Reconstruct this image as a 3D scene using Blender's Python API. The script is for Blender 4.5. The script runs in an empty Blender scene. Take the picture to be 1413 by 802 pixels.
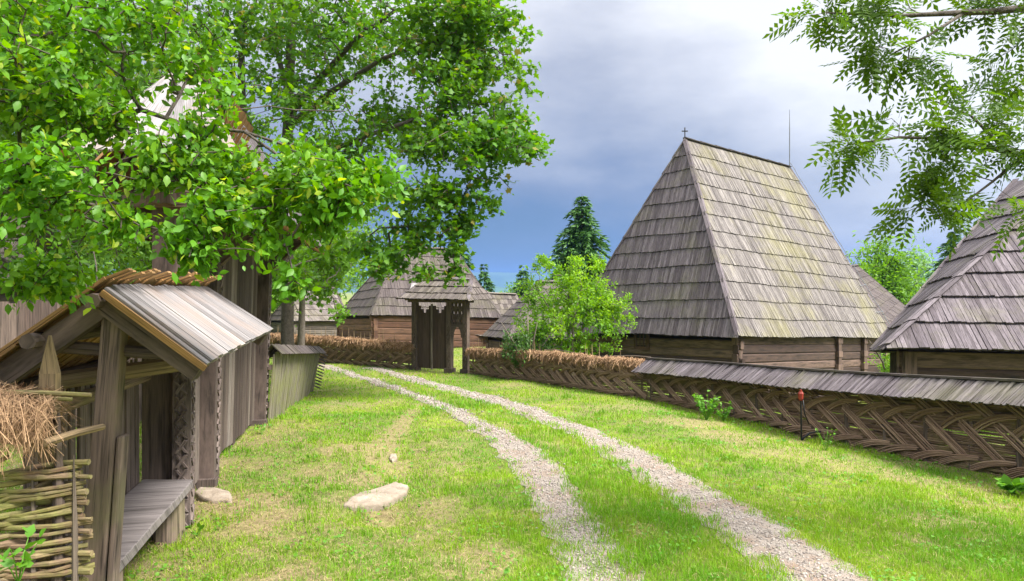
import bpy, math, random
import numpy as np
from mathutils import Vector
random.seed(7); RNG = np.random.default_rng(11)
S = bpy.context.scene
COL = S.collection
EYE = 2.2; FP = 1000.0; CX = 706.5; CY = 401.0

# ------------------------------------------------------------------ helpers
def ss(t):
    t = np.clip(t, 0, 1); return t*t*(3-2*t)
def g(x, y):
    """height of the ground"""
    x = np.asarray(x, float); y = np.asarray(y, float)
    h = -.35*ss((y-9)/14) - .25*ss((x-2.2)/4)*ss((y-4)/4)
    h = h - .75*ss((x-3-(22-y)*.25)/3)*ss((y-15)/5) - 2.5*ss((y-70)/300)
    near = ss((60-y)/20)
    h = h + near*(.018*np.sin(x*1.9+y*.7)+.014*np.sin(y*2.3-x*1.1+1)+.010*np.sin(x*5.1+1.3*y)+.008*np.sin(y*6.3+x*2.2))
    # shallow ditch left of the tracks and the hollow before the flat stone
    h = h - .07*np.exp(-((x+1.35+.06*(y-8))**2)/.10)*ss((y-5.5)/1.5)*ss((12-y)/2)
    h = h - .08*np.exp(-(((x+1.35)/.5)**2+((y-7.15)/.22)**2))
    return h
def gz(x, y): return float(g(x, y))
def P(px, py, z): return Vector(((px-CX)/FP*z, z, EYE+(CY-py)/FP*z))
def gp(px, py):
    """point of the ground seen at a pixel"""
    z = 8.0
    for _ in range(40):
        x = (px-CX)/FP*z
        z = .5*z+.5*(EYE-gz(x, z))/max((py-CY)/FP, .004)
    x = (px-CX)/FP*z
    return Vector((x, z, gz(x, z)))
def rnd(a, b): return random.uniform(a, b)
def lerp(a, b, t): return a+(b-a)*t

def link(name, me, parent=None):
    o = bpy.data.objects.new(name, me); COL.objects.link(o)
    if parent is not None: o.parent = parent; o.matrix_parent_inverse = parent.matrix_world.inverted()
    return o
def tag(o, label=None, cat=None, group=None, kind=None):
    if label: o['label'] = label
    if cat: o['category'] = cat
    if group: o['group'] = group
    if kind: o['kind'] = kind
    return o
def thing(name, loc, label, cat, group=None):
    o = bpy.data.objects.new(name, None); COL.objects.link(o)
    o.location = loc; o.empty_display_size = .2
    o.matrix_world = o.matrix_basis
    from mathutils import Matrix
    o.matrix_world = Matrix.Translation(Vector(loc))
    return tag(o, label, cat, group)

class MB:
    def __init__(s): s.v = []; s.f = []; s.uv = []; s.m = []
    def quadbox(s, b, t, L, W, mi=0):
        """b: 4 bottom corners, t: 4 top corners; first edge across, second edge along the grain"""
        n = len(s.v); s.v += [tuple(p) for p in b]+[tuple(p) for p in t]
        ou, ov = random.random()*40, random.random()*40
        T = .03
        F = [((0,3,2,1), [(0,0),(0,L),(W,L),(W,0)]), ((4,5,6,7), [(0,0),(W,0),(W,L),(0,L)]),
             ((0,1,5,4), [(0,0),(W,0),(W,T),(0,T)]), ((1,2,6,5), [(W,0),(W,L),(W+T,L),(W+T,0)]),
             ((2,3,7,6), [(W,L),(0,L),(0,L+T),(W,L+T)]), ((3,0,4,7), [(0,L),(0,0),(-T,0),(-T,L)])]
        for f, u in F:
            s.f.append(tuple(n+i for i in f)); s.uv += [(a+ou, c+ov) for a, c in u]; s.m.append(mi)
    def board(s, p0, p1, w, t, mi=0, w1=None, t1=None):
        """p0->p1 along the grain, w and t full width / thickness vectors"""
        p0 = Vector(p0); p1 = Vector(p1); w = Vector(w); t = Vector(t)
        w1 = w if w1 is None else Vector(w1); t1 = t if t1 is None else Vector(t1)
        b = [p0-w/2-t/2, p0+w/2-t/2, p1+w1/2-t1/2, p1-w1/2-t1/2]
        tp = [p0-w/2+t/2, p0+w/2+t/2, p1+w1/2+t1/2, p1-w1/2+t1/2]
        s.quadbox(b, tp, (p1-p0).length, w.length, mi)
    def beam(s, p0, p1, w, h, mi=0, up=(0,0,1), taper=1):
        p0 = Vector(p0); p1 = Vector(p1); d = (p1-p0).normalized(); up = Vector(up)
        a = d.cross(up)
        if a.length < .05: a = d.cross(Vector((1, 0, 0)))
        a.normalize(); c = a.cross(d).normalized()
        s.board(p0, p1, a*w, c*h, mi, a*w*taper, c*h*taper)
    def tube(s, pts, rad, n=6, mi=0, cap=True, rough=0):
        pts = [Vector(p) for p in pts]; k = len(pts)
        if not hasattr(rad, '__len__'): rad = [rad]*k
        base = len(s.v); ou, ov = random.random()*40, random.random()*40; L = 0; vs = [0]
        for i in range(1, k): L += (pts[i]-pts[i-1]).length; vs.append(L)
        up = Vector((0, 0, 1)); d0 = (pts[-1]-pts[0]).normalized()
        if abs(d0.z) > .8: up = Vector((1, 0, 0))
        for i in range(k):
            d = (pts[min(i+1, k-1)]-pts[max(i-1, 0)]).normalized()
            a = d.cross(up).normalized(); c = a.cross(d)
            for j in range(n):
                th = 2*math.pi*j/n; r = rad[i]*(1+(rnd(-rough, rough) if rough else 0))
                s.v.append(tuple(pts[i]+a*math.cos(th)*r+c*math.sin(th)*r))
        cir = 2*math.pi*max(rad)
        for i in range(k-1):
            for j in range(n):
                j2 = (j+1) % n
                s.f.append((base+i*n+j, base+i*n+j2, base+(i+1)*n+j2, base+(i+1)*n+j))
                u0, u1 = ou+cir*j/n, ou+cir*(j+1)/n
                s.uv += [(u0, ov+vs[i]), (u1, ov+vs[i]), (u1, ov+vs[i+1]), (u0, ov+vs[i+1])]; s.m.append(mi)
        if cap:
            for e, ring in ((0, list(range(n))[::-1]), (k-1, list(range(n)))):
                s.f.append(tuple(base+e*n+j for j in ring))
                s.uv += [(ou+.3*rad[e]*math.cos(j), ov+.3*rad[e]*math.sin(j)) for j in range(n)]; s.m.append(mi)
    def poly(s, pts, mi=0, uv=None):
        n = len(s.v); s.v += [tuple(p) for p in pts]; s.f.append(tuple(range(n, n+len(pts))))
        if uv is None:
            p0 = Vector(pts[0]); e = (Vector(pts[1])-p0).normalized()
            nn = e.cross(Vector(pts[2])-p0).normalized(); w = nn.cross(e)
            uv = [((Vector(p)-p0).dot(e), (Vector(p)-p0).dot(w)) for p in pts]
        s.uv += list(uv); s.m.append(mi)
    def prism(s, pts, d, mi=0):
        """flat outline pts extruded by vector d"""
        d = Vector(d); n = len(s.v); k = len(pts); pts = [Vector(p) for p in pts]
        p0 = pts[0]; ou = random.random()*30
        s.v += [tuple(p) for p in pts]+[tuple(p+d) for p in pts]
        e = (pts[1]-p0).normalized(); w = d.normalized().cross(e)
        pu = [(ou+(p-p0).dot(e), (p-p0).dot(w)) for p in pts]
        s.f.append(tuple(range(n+k-1, n-1, -1))); s.uv += pu[::-1]; s.m.append(mi)
        s.f.append(tuple(range(n+k, n+2*k))); s.uv += pu; s.m.append(mi)
        for i in range(k):
            j = (i+1) % k; s.f.append((n+i, n+j, n+k+j, n+k+i))
            s.uv += [pu[i], pu[j], (pu[j][0]+d.length, pu[j][1]), (pu[i][0]+d.length, pu[i][1])]; s.m.append(mi)
    def build(s, name, mats, parent=None, smooth=False):
        me = bpy.data.meshes.new(name); me.from_pydata(s.v, [], s.f)
        uvl = me.uv_layers.new(name='UVMap')
        uvl.data.foreach_set('uv', np.array(s.uv, dtype=np.float32).ravel())
        if not isinstance(mats, (list, tuple)): mats = [mats]
        for m in mats: me.materials.append(m)
        me.polygons.foreach_set('material_index', np.array(s.m, dtype=np.int32))
        if smooth: me.polygons.foreach_set('use_smooth', np.ones(len(s.f), dtype=bool))
        me.update()
        return link(name, me, parent)

def np_mesh(name, V, F, mats, parent=None, smooth=False, attr=None):
    """V (n,3), F (m,k) all faces k-gons"""
    me = bpy.data.meshes.new(name); V = np.ascontiguousarray(V, dtype=np.float32); F = np.ascontiguousarray(F, dtype=np.int32)
    m, k = F.shape
    me.vertices.add(len(V)); me.vertices.foreach_set('co', V.ravel())
    me.loops.add(m*k); me.loops.foreach_set('vertex_index', F.ravel())
    me.polygons.add(m); me.polygons.foreach_set('loop_start', np.arange(0, m*k, k, dtype=np.int32))
    try: me.polygons.foreach_set('loop_total', np.full(m, k, dtype=np.int32))
    except Exception: pass
    if smooth: me.polygons.foreach_set('use_smooth', np.ones(m, dtype=bool))
    if attr:
        for an, vals in attr.items():
            a = me.attributes.new(an, 'FLOAT', 'POINT'); a.data.foreach_set('value', np.asarray(vals, dtype=np.float32))
    if not isinstance(mats, (list, tuple)): mats = [mats]
    for mt in mats: me.materials.append(mt)
    me.update(calc_edges=True)
    return link(name, me, parent)

# ------------------------------------------------------------------ materials
class NT:
    def __init__(s, name):
        s.mat = bpy.data.materials.new(name); s.mat.use_nodes = True
        s.t = s.mat.node_tree; s.t.nodes.clear(); s.out = s.n('ShaderNodeOutputMaterial')
    def n(s, typ, **kw):
        nd = s.t.nodes.new(typ)
        for k, v in kw.items():
            if k.startswith('_'): setattr(nd, k[1:], v)
            else: nd.inputs[k].default_value = v
        return nd
    def l(s, a, b): s.t.links.new(a, b)
    def noise(s, vec, scale, detail=3, rough=.6):
        nd = s.n('ShaderNodeTexNoise', Scale=scale, Detail=detail, Roughness=rough)
        if vec is not None: s.l(vec, nd.inputs['Vector'])
        return nd.outputs['Fac']
    def ramp(s, fac, stops):
        nd = s.n('ShaderNodeValToRGB'); cr = nd.color_ramp
        while len(cr.elements) < len(stops): cr.elements.new(.5)
        for e, (p, c) in zip(cr.elements, stops):
            e.position = p; e.color = (c, c, c, 1) if not hasattr(c, '__len__') else (*c, 1)
        s.l(fac, nd.inputs[0]); return nd.outputs[0]
    def mix(s, fac, a, b, mode='MIX'):
        nd = s.n('ShaderNodeMix', _data_type='RGBA', _blend_type=mode)
        for ix, val in ((0, fac), (6, a), (7, b)):
            sock = nd.inputs[ix]
            if hasattr(val, 'is_linked'): s.l(val, sock)
            elif hasattr(val, '__len__'): sock.default_value = (*val, 1)
            else: sock.default_value = val if ix == 0 else (val, val, val, 1)
        return nd.outputs[2]
    def math(s, op, a, b=0, clamp=False):
        nd = s.n('ShaderNodeMath', _operation=op, _use_clamp=clamp)
        for sock, val in ((nd.inputs[0], a), (nd.inputs[1], b)):
            if hasattr(val, 'is_linked'): s.l(val, sock)
            else: sock.default_value = val
        return nd.outputs[0]
    def mapping(s, vec, scale):
        nd = s.n('ShaderNodeMapping', Scale=scale); s.l(vec, nd.inputs[0]); return nd.outputs[0]

def wood(name, ca, cb, moss=None, moss_amt=0, moss_scale=.8, grain=(70, 3.5), contrast=.55, wet=None, rough=.85, bump=.9, crack=.5, moss_dir=None):
    t = NT(name)
    uv = t.n('ShaderNodeUVMap').outputs[0]; geo = t.n('ShaderNodeNewGeometry')
    isl = geo.outputs['Random Per Island']; pos = geo.outputs['Position']
    base = t.mix(isl, ca, cb)
    mp = t.mapping(uv, (grain[0], grain[1], 1)); gr = t.noise(mp, 1.0, 5, .65)
    c = t.mix(t.ramp(gr, [(.36, 0), (.50, .75), (.66, 1)]), t.mix(min(.92, contrast*1.25), base, (.02, .016, .014)), base)
    fine = t.noise(t.mapping(uv, (grain[0]*4, grain[1]*2.2, 1)), 1.0, 3, .7)
    c = t.mix(t.ramp(fine, [(.35, .38), (.6, 0)]), c, (.02, .016, .014))
    big = t.noise(t.mapping(uv, (5, 1.2, 1)), 1.0, 3)
    c = t.mix(t.ramp(big, [(.3, 0), (.7, 1)]), t.mix(.42, c, (.03, .025, .02)), c)
    mp2 = t.mapping(uv, (160, 1.5, 1)); ck = t.noise(mp2, 1.0, 2)
    c = t.mix(t.math('MULTIPLY', t.ramp(ck, [(.30, 1), (.38, 0)]), crack), c, (.012, .01, .009))
    if moss:
        mn = t.noise(pos, moss_scale, 5, .7); mm = t.ramp(mn, [(.5-.25*moss_amt, 0), (.68-.15*moss_amt, 1)])
        mm = t.math('MULTIPLY', mm, t.ramp(gr, [(.3, .45), (.7, 1)]))
        c = t.mix(t.math('MULTIPLY', mm, min(1, .4+moss_amt*.6)), c, moss)
    b = t.n('ShaderNodeBsdfPrincipled', Roughness=rough); b.inputs['Specular IOR Level'].default_value = .25
    t.l(c, b.inputs['Base Color'])
    bp = t.n('ShaderNodeBump', Strength=bump, Distance=.004); t.l(gr, bp.inputs['Height']); t.l(bp.outputs[0], b.inputs['Normal'])
    t.l(b.outputs[0], t.out.inputs[0])
    return t.mat

def leafmat(name, ca, cb, cc=None, trans=.35, rough=.5, patch=1.2, spec=.3, rare=None, tcol=None):
    t = NT(name); geo = t.n('ShaderNodeNewGeometry')
    isl = geo.outputs['Random Per Island']
    c = t.mix(isl, ca, cb)
    if cc: c = t.mix(t.ramp(t.noise(geo.outputs['Position'], patch, 3), [(.38, 0), (.62, 1)]), c, cc)
    if rare: c = t.mix(t.ramp(isl, [(1-rare[1]-.001, 0), (1-rare[1], 1)]), c, rare[0])
    b = t.n('ShaderNodeBsdfPrincipled', Roughness=rough); b.inputs['Specular IOR Level'].default_value = spec
    t.l(c, b.inputs['Base Color'])
    tr = t.n('ShaderNodeBsdfTranslucent')
    h = t.n('ShaderNodeHueSaturation', Saturation=1.08, Value=1.5, Hue=.488); t.l(c, h.inputs['Color']); t.l(h.outputs[0], tr.inputs[0])
    m = t.n('ShaderNodeMixShader', Fac=trans); t.l(b.outputs[0], m.inputs[1]); t.l(tr.outputs[0], m.inputs[2])
    t.l(m.outputs[0], t.out.inputs[0]); return t.mat

def flat(name, ca, cb=None, rough=.8, scale=8, spec=.3, bump=0, bscale=20):
    t = NT(name); geo = t.n('ShaderNodeNewGeometry')
    b = t.n('ShaderNodeBsdfPrincipled', Roughness=rough); b.inputs['Specular IOR Level'].default_value = spec
    n = t.noise(geo.outputs['Position'], scale, 5, .65)
    t.l(t.mix(t.ramp(n, [(.3, 0), (.7, 1)]), ca, cb or ca), b.inputs['Base Color'])
    if bump:
        bp = t.n('ShaderNodeBump', Strength=bump, Distance=.02); t.l(t.noise(geo.outputs['Position'], bscale, 5), bp.inputs['Height'])
        t.l(bp.outputs[0], b.inputs['Normal'])
    t.l(b.outputs[0], t.out.inputs[0]); return t.mat
def islmat(name, ca, cb, rough=.9, trans=0):
    t = NT(name); geo = t.n('ShaderNodeNewGeometry')
    b = t.n('ShaderNodeBsdfPrincipled', Roughness=rough); b.inputs['Specular IOR Level'].default_value = .2
    t.l(t.mix(geo.outputs['Random Per Island'], ca, cb), b.inputs['Base Color'])
    t.l(b.outputs[0], t.out.inputs[0]); return t.mat

M = {}
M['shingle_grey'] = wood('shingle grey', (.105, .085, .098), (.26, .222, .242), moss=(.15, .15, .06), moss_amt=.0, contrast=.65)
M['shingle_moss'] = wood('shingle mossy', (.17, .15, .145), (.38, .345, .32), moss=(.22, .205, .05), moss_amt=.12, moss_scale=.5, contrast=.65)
M['shingle_dark'] = wood('shingle dark', (.075, .058, .058), (.16, .13, .125), moss=(.09, .09, .04), moss_amt=.1, contrast=.55)
M['shingle_warm'] = wood('shingle warm', (.10, .08, .075), (.27, .23, .21), moss=(.14, .13, .05), moss_amt=.15, contrast=.55)
M['underlay'] = wood('roof battens', (.06, .045, .035), (.10, .08, .06))
M['log_dark'] = wood('log dark', (.055, .032, .024), (.27, .18, .14), grain=(30, 1.6), contrast=.6, crack=.8)
M['log_red'] = wood('log reddish', (.14, .065, .038), (.24, .13, .08), grain=(30, 1.6), contrast=.5, crack=.7)
M['log_grey'] = wood('log grey', (.13, .105, .085), (.26, .22, .185), grain=(30, 1.6), contrast=.6, crack=.8)
M['plank_dark'] = wood('plank dark', (.075, .05, .042), (.22, .165, .14), grain=(50, 1.6), contrast=.6, crack=.7)
M['plank_light'] = wood('plank light', (.24, .19, .155), (.40, .335, .29), grain=(50, 1.6), contrast=.6, crack=.7)
M['plank_vdark'] = wood('plank very dark', (.035, .024, .02), (.075, .055, .045), grain=(50, 1.6))
M['board_silver'] = wood('board silver', (.27, .25, .25), (.42, .39, .385), moss=(.30, .18, .10), moss_amt=.12, moss_scale=1.4, grain=(40, .9), contrast=.5, crack=.9, rough=.65)
M['board_fresh'] = wood('board fresh', (.38, .20, .07), (.55, .32, .13), grain=(50, 1.5), contrast=.4, crack=.3)
M['post_old'] = wood('old post', (.26, .18, .14), (.37, .275, .225), moss=(.14, .17, .035), moss_amt=.02, moss_scale=2.2, grain=(28, 1.2), contrast=.65, crack=1)
M['bench_wood'] = wood('bench wood', (.31, .27, .26), (.42, .38, .37), grain=(26, 1.0), contrast=.55, crack=.7, rough=.7)
M['beam_old'] = wood('beam old', (.11, .075, .06), (.24, .18, .145), grain=(30, 1.3), contrast=.6, crack=.8)
M['beam_tan'] = wood('beam tan', (.30, .20, .12), (.40, .29, .18), grain=(30, 1.3), contrast=.5, crack=.6, moss=(.16, .17, .05), moss_amt=.05, moss_scale=3)
M['wattle_light'] = wood('wattle bundles', (.30, .18, .12), (.56, .39, .27), grain=(60, 5), contrast=.4, crack=.2)
M['paling'] = wood('paling', (.19, .135, .11), (.33, .255, .22), grain=(50, 1.6), contrast=.6, crack=.7)
M['door_old'] = wood('door boards', (.06, .035, .028), (.13, .085, .068), grain=(50, 1.6), contrast=.5)
M['carved'] = wood('carved wood', (.22, .165, .145), (.34, .27, .24), grain=(20, 3), contrast=.6)
M['picket'] = wood('picket', (.20, .18, .12), (.40, .36, .26), moss=(.20, .22, .05), moss_amt=.4, moss_scale=3.0, grain=(40, 1.2), contrast=.5)
M['wattle'] = wood('wattle rods', (.17, .10, .065), (.36, .24, .16), moss=(.20, .20, .06), moss_amt=.15, moss_scale=2, grain=(60, 5), contrast=.45, crack=.2)
M['rod_near'] = wood('near rods', (.22, .13, .075), (.40, .28, .17), moss=(.22, .28, .045), moss_amt=.4, moss_scale=3.0, grain=(60, 9), contrast=.5, crack=.3)
M['stake'] = wood('stake wood', (.16, .12, .09), (.30, .24, .19), grain=(50, 2), contrast=.6)
M['stake_tan'] = wood('stake tan', (.34, .23, .12), (.46, .33, .18), grain=(40, 1.5), contrast=.65, crack=.8)
M['hay'] = islmat('hay', (.19, .11, .06), (.48, .31, .18))
M['hay_body'] = flat('hay body', (.10, .055, .03), (.26, .15, .08), scale=25, bump=1, bscale=60)
M['bark'] = flat('bark', (.045, .035, .028), (.12, .10, .08), scale=14, bump=1, bscale=30)
M['bark_pale'] = flat('bark pale', (.10, .08, .06), (.20, .17, .14), scale=14, bump=.8, bscale=30)
M['leaf_plum'] = leafmat('plum leaf', (.045, .15, .008), (.165, .34, .018), (.085, .24, .012), trans=.42, rough=.45, spec=.3, rare=((.28, .38, .03), .06))
M['leaf_maple'] = leafmat('maple leaf', (.045, .135, .010), (.135, .27, .018), (.075, .20, .014), trans=.46, rough=.5, patch=.5, rare=((.24, .22, .04), .03))
M['leaf_low'] = leafmat('fresh leaf', (.09, .21, .02), (.17, .33, .03), (.12, .26, .02), trans=.45, patch=.4)
M['leaf_ash'] = leafmat('ash leaf', (.045, .12, .012), (.11, .20, .018), (.07, .14, .012), trans=.45, rough=.5)
M['leaf_bush'] = leafmat('bush leaf', (.16, .34, .02), (.28, .46, .03), (.12, .27, .02), trans=.45, patch=1.2)
M['leaf_dark'] = leafmat('dark leaf', (.04, .10, .02), (.08, .17, .03), trans=.35)
M['leaf_mid'] = leafmat('mid leaf', (.06, .15, .02), (.13, .26, .03), trans=.4)
M['leaf_hazed'] = leafmat('hazed leaf', (.14, .27, .12), (.22, .36, .18), trans=.4)  # distance haze is put into this paler leaf colour
M['needle'] = leafmat('needles', (.026, .085, .018), (.07, .17, .030), trans=.15)
M['needle_lt'] = leafmat('light needles', (.05, .12, .04), (.10, .20, .06), trans=.2)
M['weed'] = leafmat('weed leaf', (.08, .22, .02), (.14, .32, .03), trans=.4)
M['iron'] = flat('iron', (.02, .02, .022), (.04, .035, .03), rough=.6)
M['red_cap'] = flat('red plastic', (.17, .02, .014), (.24, .035, .02), rough=.5)
M['cable'] = flat('black cable', (.008, .008, .008), (.015, .015, .015), rough=.45)
M['zinc'] = flat('galvanised rod', (.14, .15, .17), (.2, .21, .23), rough=.5)
M['white'] = flat('lime white', (.62, .66, .70), (.75, .78, .80), scale=3)
M['green_paint'] = flat('green paint', (.01, .22, .10), (.02, .3, .15))
M['dark_pane'] = flat('dark opening', (.012, .010, .010), (.02, .018, .016), rough=.3)
M['frame_brown'] = wood('window frame brown', (.10, .05, .035), (.15, .08, .05))
M['stone'] = flat('flat stone', (.19, .15, .11), (.36, .30, .235), scale=6, bump=.6, bscale=25)
M['stone_grey'] = flat('footing stone', (.22, .20, .18), (.4, .37, .33), scale=9, bump=.6, bscale=25)
# ------------------------------------------------------------------ camera, light, sky
cam = bpy.data.cameras.new('camera'); co = bpy.data.objects.new('camera', cam); COL.objects.link(co)
co.location = (0, 0, EYE); co.rotation_euler = (math.radians(90), 0, 0)
cam.sensor_width = 36; cam.lens = 36*FP/1413; cam.clip_start = .05; cam.clip_end = 20000
S.camera = co
SUN_EL, SUN_AZ = 52, 118          # azimuth clockwise from +Y (the view direction): the sun is to the right and a little behind
sd = bpy.data.lights.new('sun', 'SUN'); sd.energy = 2.6; sd.angle = math.radians(20); sd.color = (1, .96, .90)
so = bpy.data.objects.new('sun', sd); COL.objects.link(so)
a, e = math.radians(SUN_AZ), math.radians(SUN_EL)
sv = Vector((math.sin(a)*math.cos(e), math.cos(a)*math.cos(e), math.sin(e)))
so.rotation_euler = sv.to_track_quat('Z', 'Y').to_euler()

W = bpy.data.worlds.new('World'); S.world = W; W.use_nodes = True
wt = NT.__new__(NT); wt.t = W.node_tree; wt.t.nodes.clear(); wt.out = wt.n('ShaderNodeOutputWorld')
sky = wt.n('ShaderNodeTexSky', _sky_type='NISHITA', _sun_disc=False); sky.sun_elevation = e; sky.sun_rotation = a
bg1 = wt.n('ShaderNodeBackground', Strength=.10); wt.l(sky.outputs[0], bg1.inputs[0])
tc = wt.n('ShaderNodeTexCoord').outputs['Generated']
sx = wt.n('ShaderNodeSeparateXYZ'); wt.l(tc, sx.inputs[0])
az = wt.math('ARCTAN2', sx.outputs[0], sx.outputs[1]); el = wt.math('ARCSINE', sx.outputs[2])
n1 = wt.noise(wt.mapping(tc, (1, 1, 2.6)), 3.2, 6, .55)
n2 = wt.noise(wt.mapping(tc, (1, 1, 3.0)), 1.3, 3, .5)
tt = wt.math('MULTIPLY', wt.math('SUBTRACT', el, .045), 2.6)
azr = wt.math('MULTIPLY', wt.math('SUBTRACT', az, .13), 1.05)
azr = wt.math('MINIMUM', wt.math('MAXIMUM', azr, 0), .75)
azr = wt.math('MULTIPLY', azr, 1.2)
tt = wt.math('ADD', tt, azr)
tt = wt.math('ADD', tt, wt.math('MULTIPLY', wt.math('SUBTRACT', n1, .5), .62))
tt = wt.math('ADD', tt, wt.math('MULTIPLY', wt.math('SUBTRACT', n2, .5), .30))
n3 = wt.noise(wt.mapping(tc, (1, 1, 2.2)), 8.5, 6, .6); tt = wt.math('ADD', tt, wt.math('MULTIPLY', wt.math('SUBTRACT', n3, .5), .22))
cc = wt.ramp(tt, [(0.0, (.045, .108, .205)), (.16, (.075, .130, .245)), (.36, (.165, .20, .30)), (.58, (.355, .375, .44)), (.78, (.56, .57, .61)), (.95, (.76, .76, .77))])
br = wt.n('ShaderNodeMapRange', _interpolation_type='SMOOTHSTEP'); wt.l(el, br.inputs[0]); br.inputs[1].default_value = .42; br.inputs[2].default_value = .85; br.inputs[3].default_value = 1; br.inputs[4].default_value = 3.3  # clouds above the view are brightened, added as soft fill light
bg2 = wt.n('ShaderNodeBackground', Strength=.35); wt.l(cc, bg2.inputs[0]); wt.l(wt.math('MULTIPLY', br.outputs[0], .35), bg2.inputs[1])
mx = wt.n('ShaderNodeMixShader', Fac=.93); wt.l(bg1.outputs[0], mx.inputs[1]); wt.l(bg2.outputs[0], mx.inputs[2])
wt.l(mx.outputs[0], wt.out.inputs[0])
S.view_settings.view_transform = 'Standard'; S.view_settings.look = 'None'; S.view_settings.gamma = 1
S.view_settings.exposure = 2.0

# ------------------------------------------------------------------ tracks (edges read at ground level)
TR_R = [(508,496,528),(515,526,553),(525,560,592),(535,596,634),(545,632,678),(560,680,728),(575,722,770),(590,760,815),(605,795,850),(625,826,898),(645,852,933),(665,882,970),(690,922,1018),(720,964,1072),(750,1002,1126),(780,1037,1178),(802,1062,1213),(880,1130,1345)]
TR_L = [(503,420,452),(508,446,468),(515,472,490),(525,502,522),(535,532,556),(550,572,603),(565,608,636),(580,632,666),(592,652,694),(604,668,716),(620,682,748),(640,700,770),(660,714,785),(680,724,800),(700,736,812),(740,752,850),(780,766,880),(802,776,900),(880,800,970)]
def track_pts(tr):
    out = []
    for y, l, r in tr:
        w_ = (r-l)*.02; a_, b_ = gp(l+w_, y), gp(r-w_, y); out.append((a_, b_))
    return out
def poly_dist(x, y, pts, hw):
    """signed distance beyond the half width of a polyline (negative inside)"""
    best = np.full(x.shape, 1e9)
    for i in range(len(pts)-1):
        ax, ay = pts[i]; bx, by = pts[i+1]; dx, dy = bx-ax, by-ay
        t = np.clip(((x-ax)*dx+(y-ay)*dy)/(dx*dx+dy*dy+1e-9), 0, 1)
        d = np.hypot(x-ax-t*dx, y-ay-t*dy)-(hw[i]*(1-t)+hw[i+1]*t)
        best = np.minimum(best, d)
    return best
TRK = []
for tr in (TR_L, TR_R):
    pp = track_pts(tr)
    TRK.append(([((a_.x+b_.x)/2, (a_.y+b_.y)/2) for a_, b_ in pp], [max(.12, (a_-b_).length/2*.84) for a_, b_ in pp]))
def nz(x, y, s, o=0):
    """cheap smooth noise, about -1..1"""
    x = np.asarray(x)*s+o; y = np.asarray(y)*s-o*1.7
    return (np.sin(x*1.7+1.3*np.sin(y*1.1+o))+np.sin(y*1.9+1.5*np.sin(x*.9-o)+2)+.6*np.sin(x*3.7-y*2.9+o)+.5*np.sin(x*5.3+y*6.1))/2.6
SPOTS = [(330,692,110,13,1),(240,715,60,14,.8),(215,745,60,14,.8),(545,600,16,40,.8),(545,650,30,20,.7),(470,690,60,9,.6),(655,775,80,28,.75),(600,700,30,14,.7),(590,745,60,16,.5),
         (950,582,45,7,.9),(1010,603,45,8,.9),(1100,625,80,8,.7),(1200,650,60,7,.6),(1300,668,70,8,.7),(1380,695,70,10,.6),(1080,606,60,6,.6),(880,563,40,5,.5),(1180,615,60,6,.7),(1270,640,70,6,.7),
         (300,660,40,8,.6),(350,640,50,10,.5),(400,590,40,10,.5),(455,560,30,8,.4),(1290,720,90,14,.45),(520,712,45,12,.9),(480,780,60,12,.35),(230,790,70,16,.7),(1150,640,60,8,.5)]
SP = []
for px, py, rx, ry, k in SPOTS:
    c = gp(px, py); u = gp(px+rx, py); v = gp(px, py-ry); SP.append((c.x, c.y, max(.1, u.x-c.x), max(.12, (v.y-c.y)), k*(.72 if px > 800 else .9)))
def bare(x, y):
    b = np.zeros_like(x)
    for cx, cy, rx, ry, k in SP:
        r = np.hypot((x-cx)/rx, (y-cy)/ry)+.28*nz(x, y, 3.2, cx)
        b = np.maximum(b, k*ss((1.25-r)/.7))
    b = np.maximum(b, .42*ss((nz(x, y, .9, 4)-.45)/.4))
    left = ss((-.2-x)/.8)*ss((13-y)/3)
    b = np.maximum(b, left*(.28+.55*ss((nz(x, y, 2.1, 9)+.05)/.7)))
    return b
def track(x, y):
    """1 inside a wheel track"""
    dl = poly_dist(x, y, *TRK[0]); dr = poly_dist(x, y, *TRK[1]); w = .10*nz(x, y, 5.5, 2)+.06*nz(x, y, 13, 5)
    kl = ss((-.03-dl+w)/.1)*np.where(y < 7.2, .62+.45*nz(x, y, 3, 8), .98); kr = ss((-.03-dr+w)/.1)
    return np.clip(np.maximum(kl, kr), 0, 1)

# ------------------------------------------------------------------ ground: one sheet to the horizon
def axis(a0, a1, step, far0, far1):
    core = list(np.arange(a0, a1+step/2, step)); v = a1; s_ = step; up = []
    while v < far1: s_ *= 1.25; v += s_; up.append(min(v, far1))
    v = a0; s_ = step; dn = []
    while v > far0: s_ *= 1.25; v -= s_; dn.append(max(v, far0))
    return np.array(dn[::-1]+core+up)
gx = axis(-8, 11, .11, -2500, 2500); gy = axis(2.5, 26, .11, -400, 4600)
X, Y = np.meshgrid(gx, gy); Z = g(X, Y)
b_ = bare(X, Y)*((Y < 60) & (Y > 1)); k_ = track(X, Y)*((Y < 40) & (Y > 1))
V = np.stack([X.ravel(), Y.ravel(), Z.ravel()], 1); nx, ny = len(gx), len(gy)
I = (np.arange(ny-1)[:, None]*nx+np.arange(nx-1)[None]).ravel()
F = np.stack([I, I+1, I+1+nx, I+nx], 1)
t = NT('ground'); geo = t.n('ShaderNodeNewGeometry'); pos = geo.outputs['Position']
def attr(nm):
    nd = t.n('ShaderNodeAttribute', _attribute_name=nm); return nd.outputs['Fac']
grn = t.mix(t.ramp(t.noise(pos, .55, 3), [(.4, 0), (.6, 1)]), (.11, .20, .015), (.22, .28, .03))
grn = t.mix(t.ramp(t.noise(pos, 9, 5, .7), [(.35, 0), (.62, 1)]), grn, (.12, .11, .05))
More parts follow.
